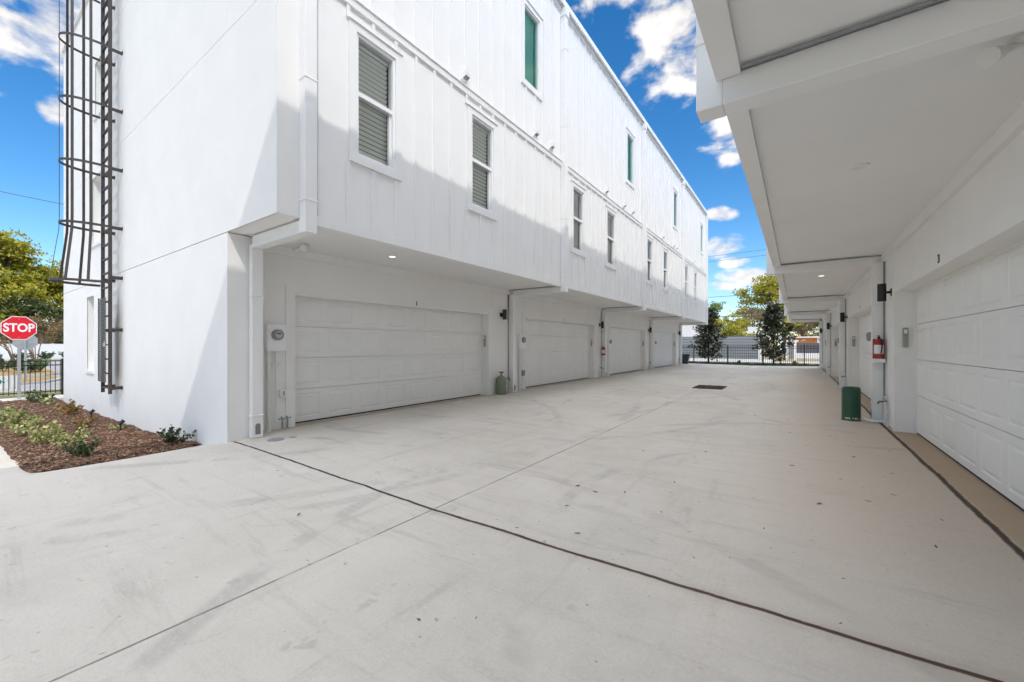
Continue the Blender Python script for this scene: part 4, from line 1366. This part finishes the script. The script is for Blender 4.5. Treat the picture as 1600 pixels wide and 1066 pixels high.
# white gate posts by the dry patch
r = empty('gate', (-1.2, 47, -.1), 'white gate posts with pale rail right of the second magnolia', 'gate')
for x in (.3, .95):
    p = MB(); p.box(x, x + .2, -.1, .1, 0, 1.75); p.build('post', M['metalwhite'], r)
p = MB(); p.box(-.1, 1.3, -.04, .04, 1.78, 1.92); p.build('rail', M['metalwhite'], r)
p = MB(); p.box(.52, .93, -.03, .03, .15, 1.5); p.build('panel', M['grey'], r)
tag(flat('dry_patch', [(-1.9, 42), (1.6, 45), (1.9, 48.5), (-1.8, 48.5)], -.088, M['drygrass'], 0), kind='structure')
# dark slat fence and orange building
r = empty('slat_fence', (-1.2, 92.8, -.1), 'dark grey board fence in front of the orange building', 'fence')
p = MB()
for k in range(60): p.box(k * .5 + .01, (k + 1) * .5 - .01, 0, .06, 0, 1.9)
p.build('boards', M['slatgrey'], r)
r = empty('orange_building', (1.3, 103, -.1), 'low orange building with white trimmed roof edge beyond the far fence', 'building')
p = MB(); p.box(-3.0, 2.0, -2.5, 3, 0, 2.95); p.build('wall', M['orange'], r)
p = MB(); p.box(-2.9, 2.3, -3.0, 3.3, 2.951, 3.22); p.build('roof', M['metalwhite'], r)
p = MB(); p.box(1.95, 2.2, -2.62, -2.4, 0, 2.95); p.box(-2.75, -2.0, -2.62, -2.4, 0, 2.9); p.build('corner_trim', M['metalwhite'], r)
p = MB(); p.box(-.55, .1, -2.56, -2.505, 2.35, 2.6); p.box(-.7, -.5, -2.56, -2.505, 2.15, 2.4); p.build('wall_mark', M['pvc'], r)
# white house left
def house(x, y, w_, d_, hw, hr, label, rot=0., wallm='vinyl'):
    r = empty('house', (x, y, -.1), label, 'house'); r.rotation_euler = (0, 0, rot)
    p = MB(); p.box(-w_ / 2, w_ / 2, -d_ / 2, d_ / 2, 0, hw)
    i = len(p.v); p.v += [(-w_ / 2, -d_ / 2, hw), (-w_ / 2, d_ / 2, hw), (-w_ / 2, 0, hr - .15), (w_ / 2, -d_ / 2, hw), (w_ / 2, d_ / 2, hw), (w_ / 2, 0, hr - .15)]; p.f += [(i, i + 2, i + 1), (i + 3, i + 4, i + 5)]
    p.build('wall', M[wallm], r)
    p = MB()
    for s_ in (-1, 1):
        a = Vector((-w_ / 2 - .4, s_ * (d_ / 2 + .5), hw - .25)); b_ = Vector((w_ / 2 + .4, s_ * (d_ / 2 + .5), hw - .25)); c_ = Vector((w_ / 2 + .4, 0, hr)); dd = Vector((-w_ / 2 - .4, 0, hr)); up = Vector((0, 0, .14))
        p.quad(a, b_, c_, dd); p.quad(a + up, b_ + up, c_ + up, dd + up); p.quad(a, b_, b_ + up, a + up); p.quad(a, dd, dd + up, a + up); p.quad(b_, c_, c_ + up, b_ + up)
    p.build('roof', M['shingle'], r)
    p = MB(); p.box(-w_ * .3, -w_ * .1, -d_ / 2 - .03, -d_ / 2 - .001, .9, 2.1); p.box(w_ * .1, w_ * .3, -d_ / 2 - .03, -d_ / 2 - .001, .9, 2.1); p.build('window', M['grey'], r)
    return r
house(-17.6, 80, 8, 7, 2.2, 5.0, 'white house with pale roof behind the grey wall at the end of the left row', .25)
house(-14.2, 90, 4, 4, 2.0, 3.8, 'low white shed roof between the left magnolia and the white house', -.2)
house(6.6, 104, 4, 4, 2.6, 3.8, 'pale small house at the far right beside the orange building', .3)
# light pole
r = empty('light_pole', (-1.95, 70, -.1), 'pale tapered light pole with small globes behind the second magnolia', 'light pole')
p = MB(); p.tube([(0, 0, 0), (0, 0, 6.1)], [.16, .1], 10); p.build('pole', M['metalwhite'], r, smooth=True)
for z, xx in ((6.25, 0), (5.1, -.35)):
    p = MB(); p.lathe((xx, 0, z - .22), [(.05, 0), (.2, .08), (.25, .2), (.2, .34), (.05, .42)], 12); p.build('globe', M['signwhite'], r, smooth=True)
r = empty('wall_box', (-4.55, 58, -.1), 'white box on a post above the grey wall', 'sign box')
p = MB(); p.box(-.45, .45, -.1, .1, 2.9, 3.7); p.build('box', M['signwhite'], r); p = MB(); p.box(-.05, .05, -.04, .04, 0, 2.9); p.build('post', M['galv'], r)
# bin at the end of the left row
r = empty('wheelie_bin', (-6.75, 31.0, G(-6.7, 31) - .01), 'dark bin standing past the far corner of the left row', 'bin')
r.location = (-6.62, 31.2, -.03); r.scale = (.85, .85, .95)
p = MB(); i = 0
p.v = [(-.22, -.25, 0), (.22, -.25, 0), (.22, .25, 0), (-.22, .25, 0), (-.29, -.33, .72), (.29, -.33, .72), (.29, .33, .72), (-.29, .33, .72)]
p.f = [(0, 3, 2, 1), (4, 5, 6, 7), (0, 1, 5, 4), (1, 2, 6, 5), (2, 3, 7, 6), (3, 0, 4, 7)]; p.build('bin_body', M['bin'], r)
p = MB(); p.box(-.33, .33, -.37, .37, .722, .77); p.build('lid', M['bin'], r)

# utility lines
for i, (xa, ya, za, xb, yb, zb_, rad_, lab) in enumerate([
        (-30, 60, 13.1, 30, 60, 14.6, .022, 'uppermost overhead cable across the gap between the rows'), (-30, 60, 12.4, 30, 60, 13.9, .022, 'second overhead cable just below the uppermost one'),
        (-30, 60, 7.7, 30, 60, 9.0, .03, 'overhead cable crossing the sky halfway down the gap'), (-30, 60, 5.3, 30, 60, 5.9, .05, 'thick low overhead cable in front of the far trees'),
        (-60, -30, 16.6, -60, 40, 15.2, .03, 'overhead cable above the trees left of the ladder')]):
    p = MB(); pts = []
    for k in range(25):
        t_ = k / 24; pts.append((xa + (xb - xa) * t_, ya + (yb - ya) * t_, za + (zb_ - za) * t_ - .9 * 4 * t_ * (1 - t_) + .45))
    p.tube(pts, rad_, 5); tag(p.build('utility_line', M['wire']), lab, 'overhead cable', 'overhead cables')

# weeds at the fence foot
for i, (x, y) in enumerate([(-3.45, 34.0), (-.15, 34.0), (1.55, 34.1)]):
    shrub(x, y, -.04, .38, .22, M['shrub'], ['small weed tuft at the fence foot left of the white post', 'weed tuft at the fence foot right of the second magnolia', 'weed by the fence foot next to the right row'][i], 'weed', 160, .08, 7, cat='weed', seed=120 + i)

# dry leaves on the lane, each its own object
lr = random.Random(3)
proto = []
for k in range(4):
    p = MB(); L = .028 + .006 * k; W = .009 + .002 * (k % 2)
    pts = [(-L, 0, .006), (-L * .3, W, .002 + .004 * (k % 2)), (L * .5, W * .8, .004), (L, 0, .010), (L * .4, -W * .9, .003), (-L * .4, -W, .008)]
    p.v = pts + [(0, 0, .001)]; p.f = [(j, (j + 1) % 6, 6) for j in range(6)]
    me = bpy.data.meshes.new('dry_leaf'); me.from_pydata(p.v, [], p.f); me.materials.append(M['leafdry']); proto.append(me)
spots = [(.55, 6.3), (.8, 5.7), (.35, 5.2), (.7, 4.9), (.15, 4.3), (.95, 6.9), (.4, 7.6), (-.2, 3.5), (.25, 3.2), (.75, 3.8), (-.35, 2.9), (-.9, 3.4), (-1.6, 3.1), (.9, 4.4), (.1, 6.7), (.62, 7.2), (.5, 4.6), (-.05, 5.5)]
for _ in range(46): spots.append((lr.uniform(-6.2, 1.1), 2.2 + 13 * lr.random() ** 1.2))
for _ in range(7): spots.append((lr.uniform(-6.2, -1), lr.uniform(.9, 2.2)))
for x, y in spots:
    o = bpy.data.objects.new('dry_leaf', lr.choice(proto)); C.collection.objects.link(o)
    o.location = (x, y, G(x, y) + .003); o.rotation_euler = (0, 0, lr.uniform(0, 6.28)); k = lr.uniform(.45, 1.0) * (1 if y > 3.2 else .6); o.scale = (k, k, k)
    tag(o, 'small dry brown leaf lying on the concrete lane', 'leaf', 'dry leaves scattered on the lane')
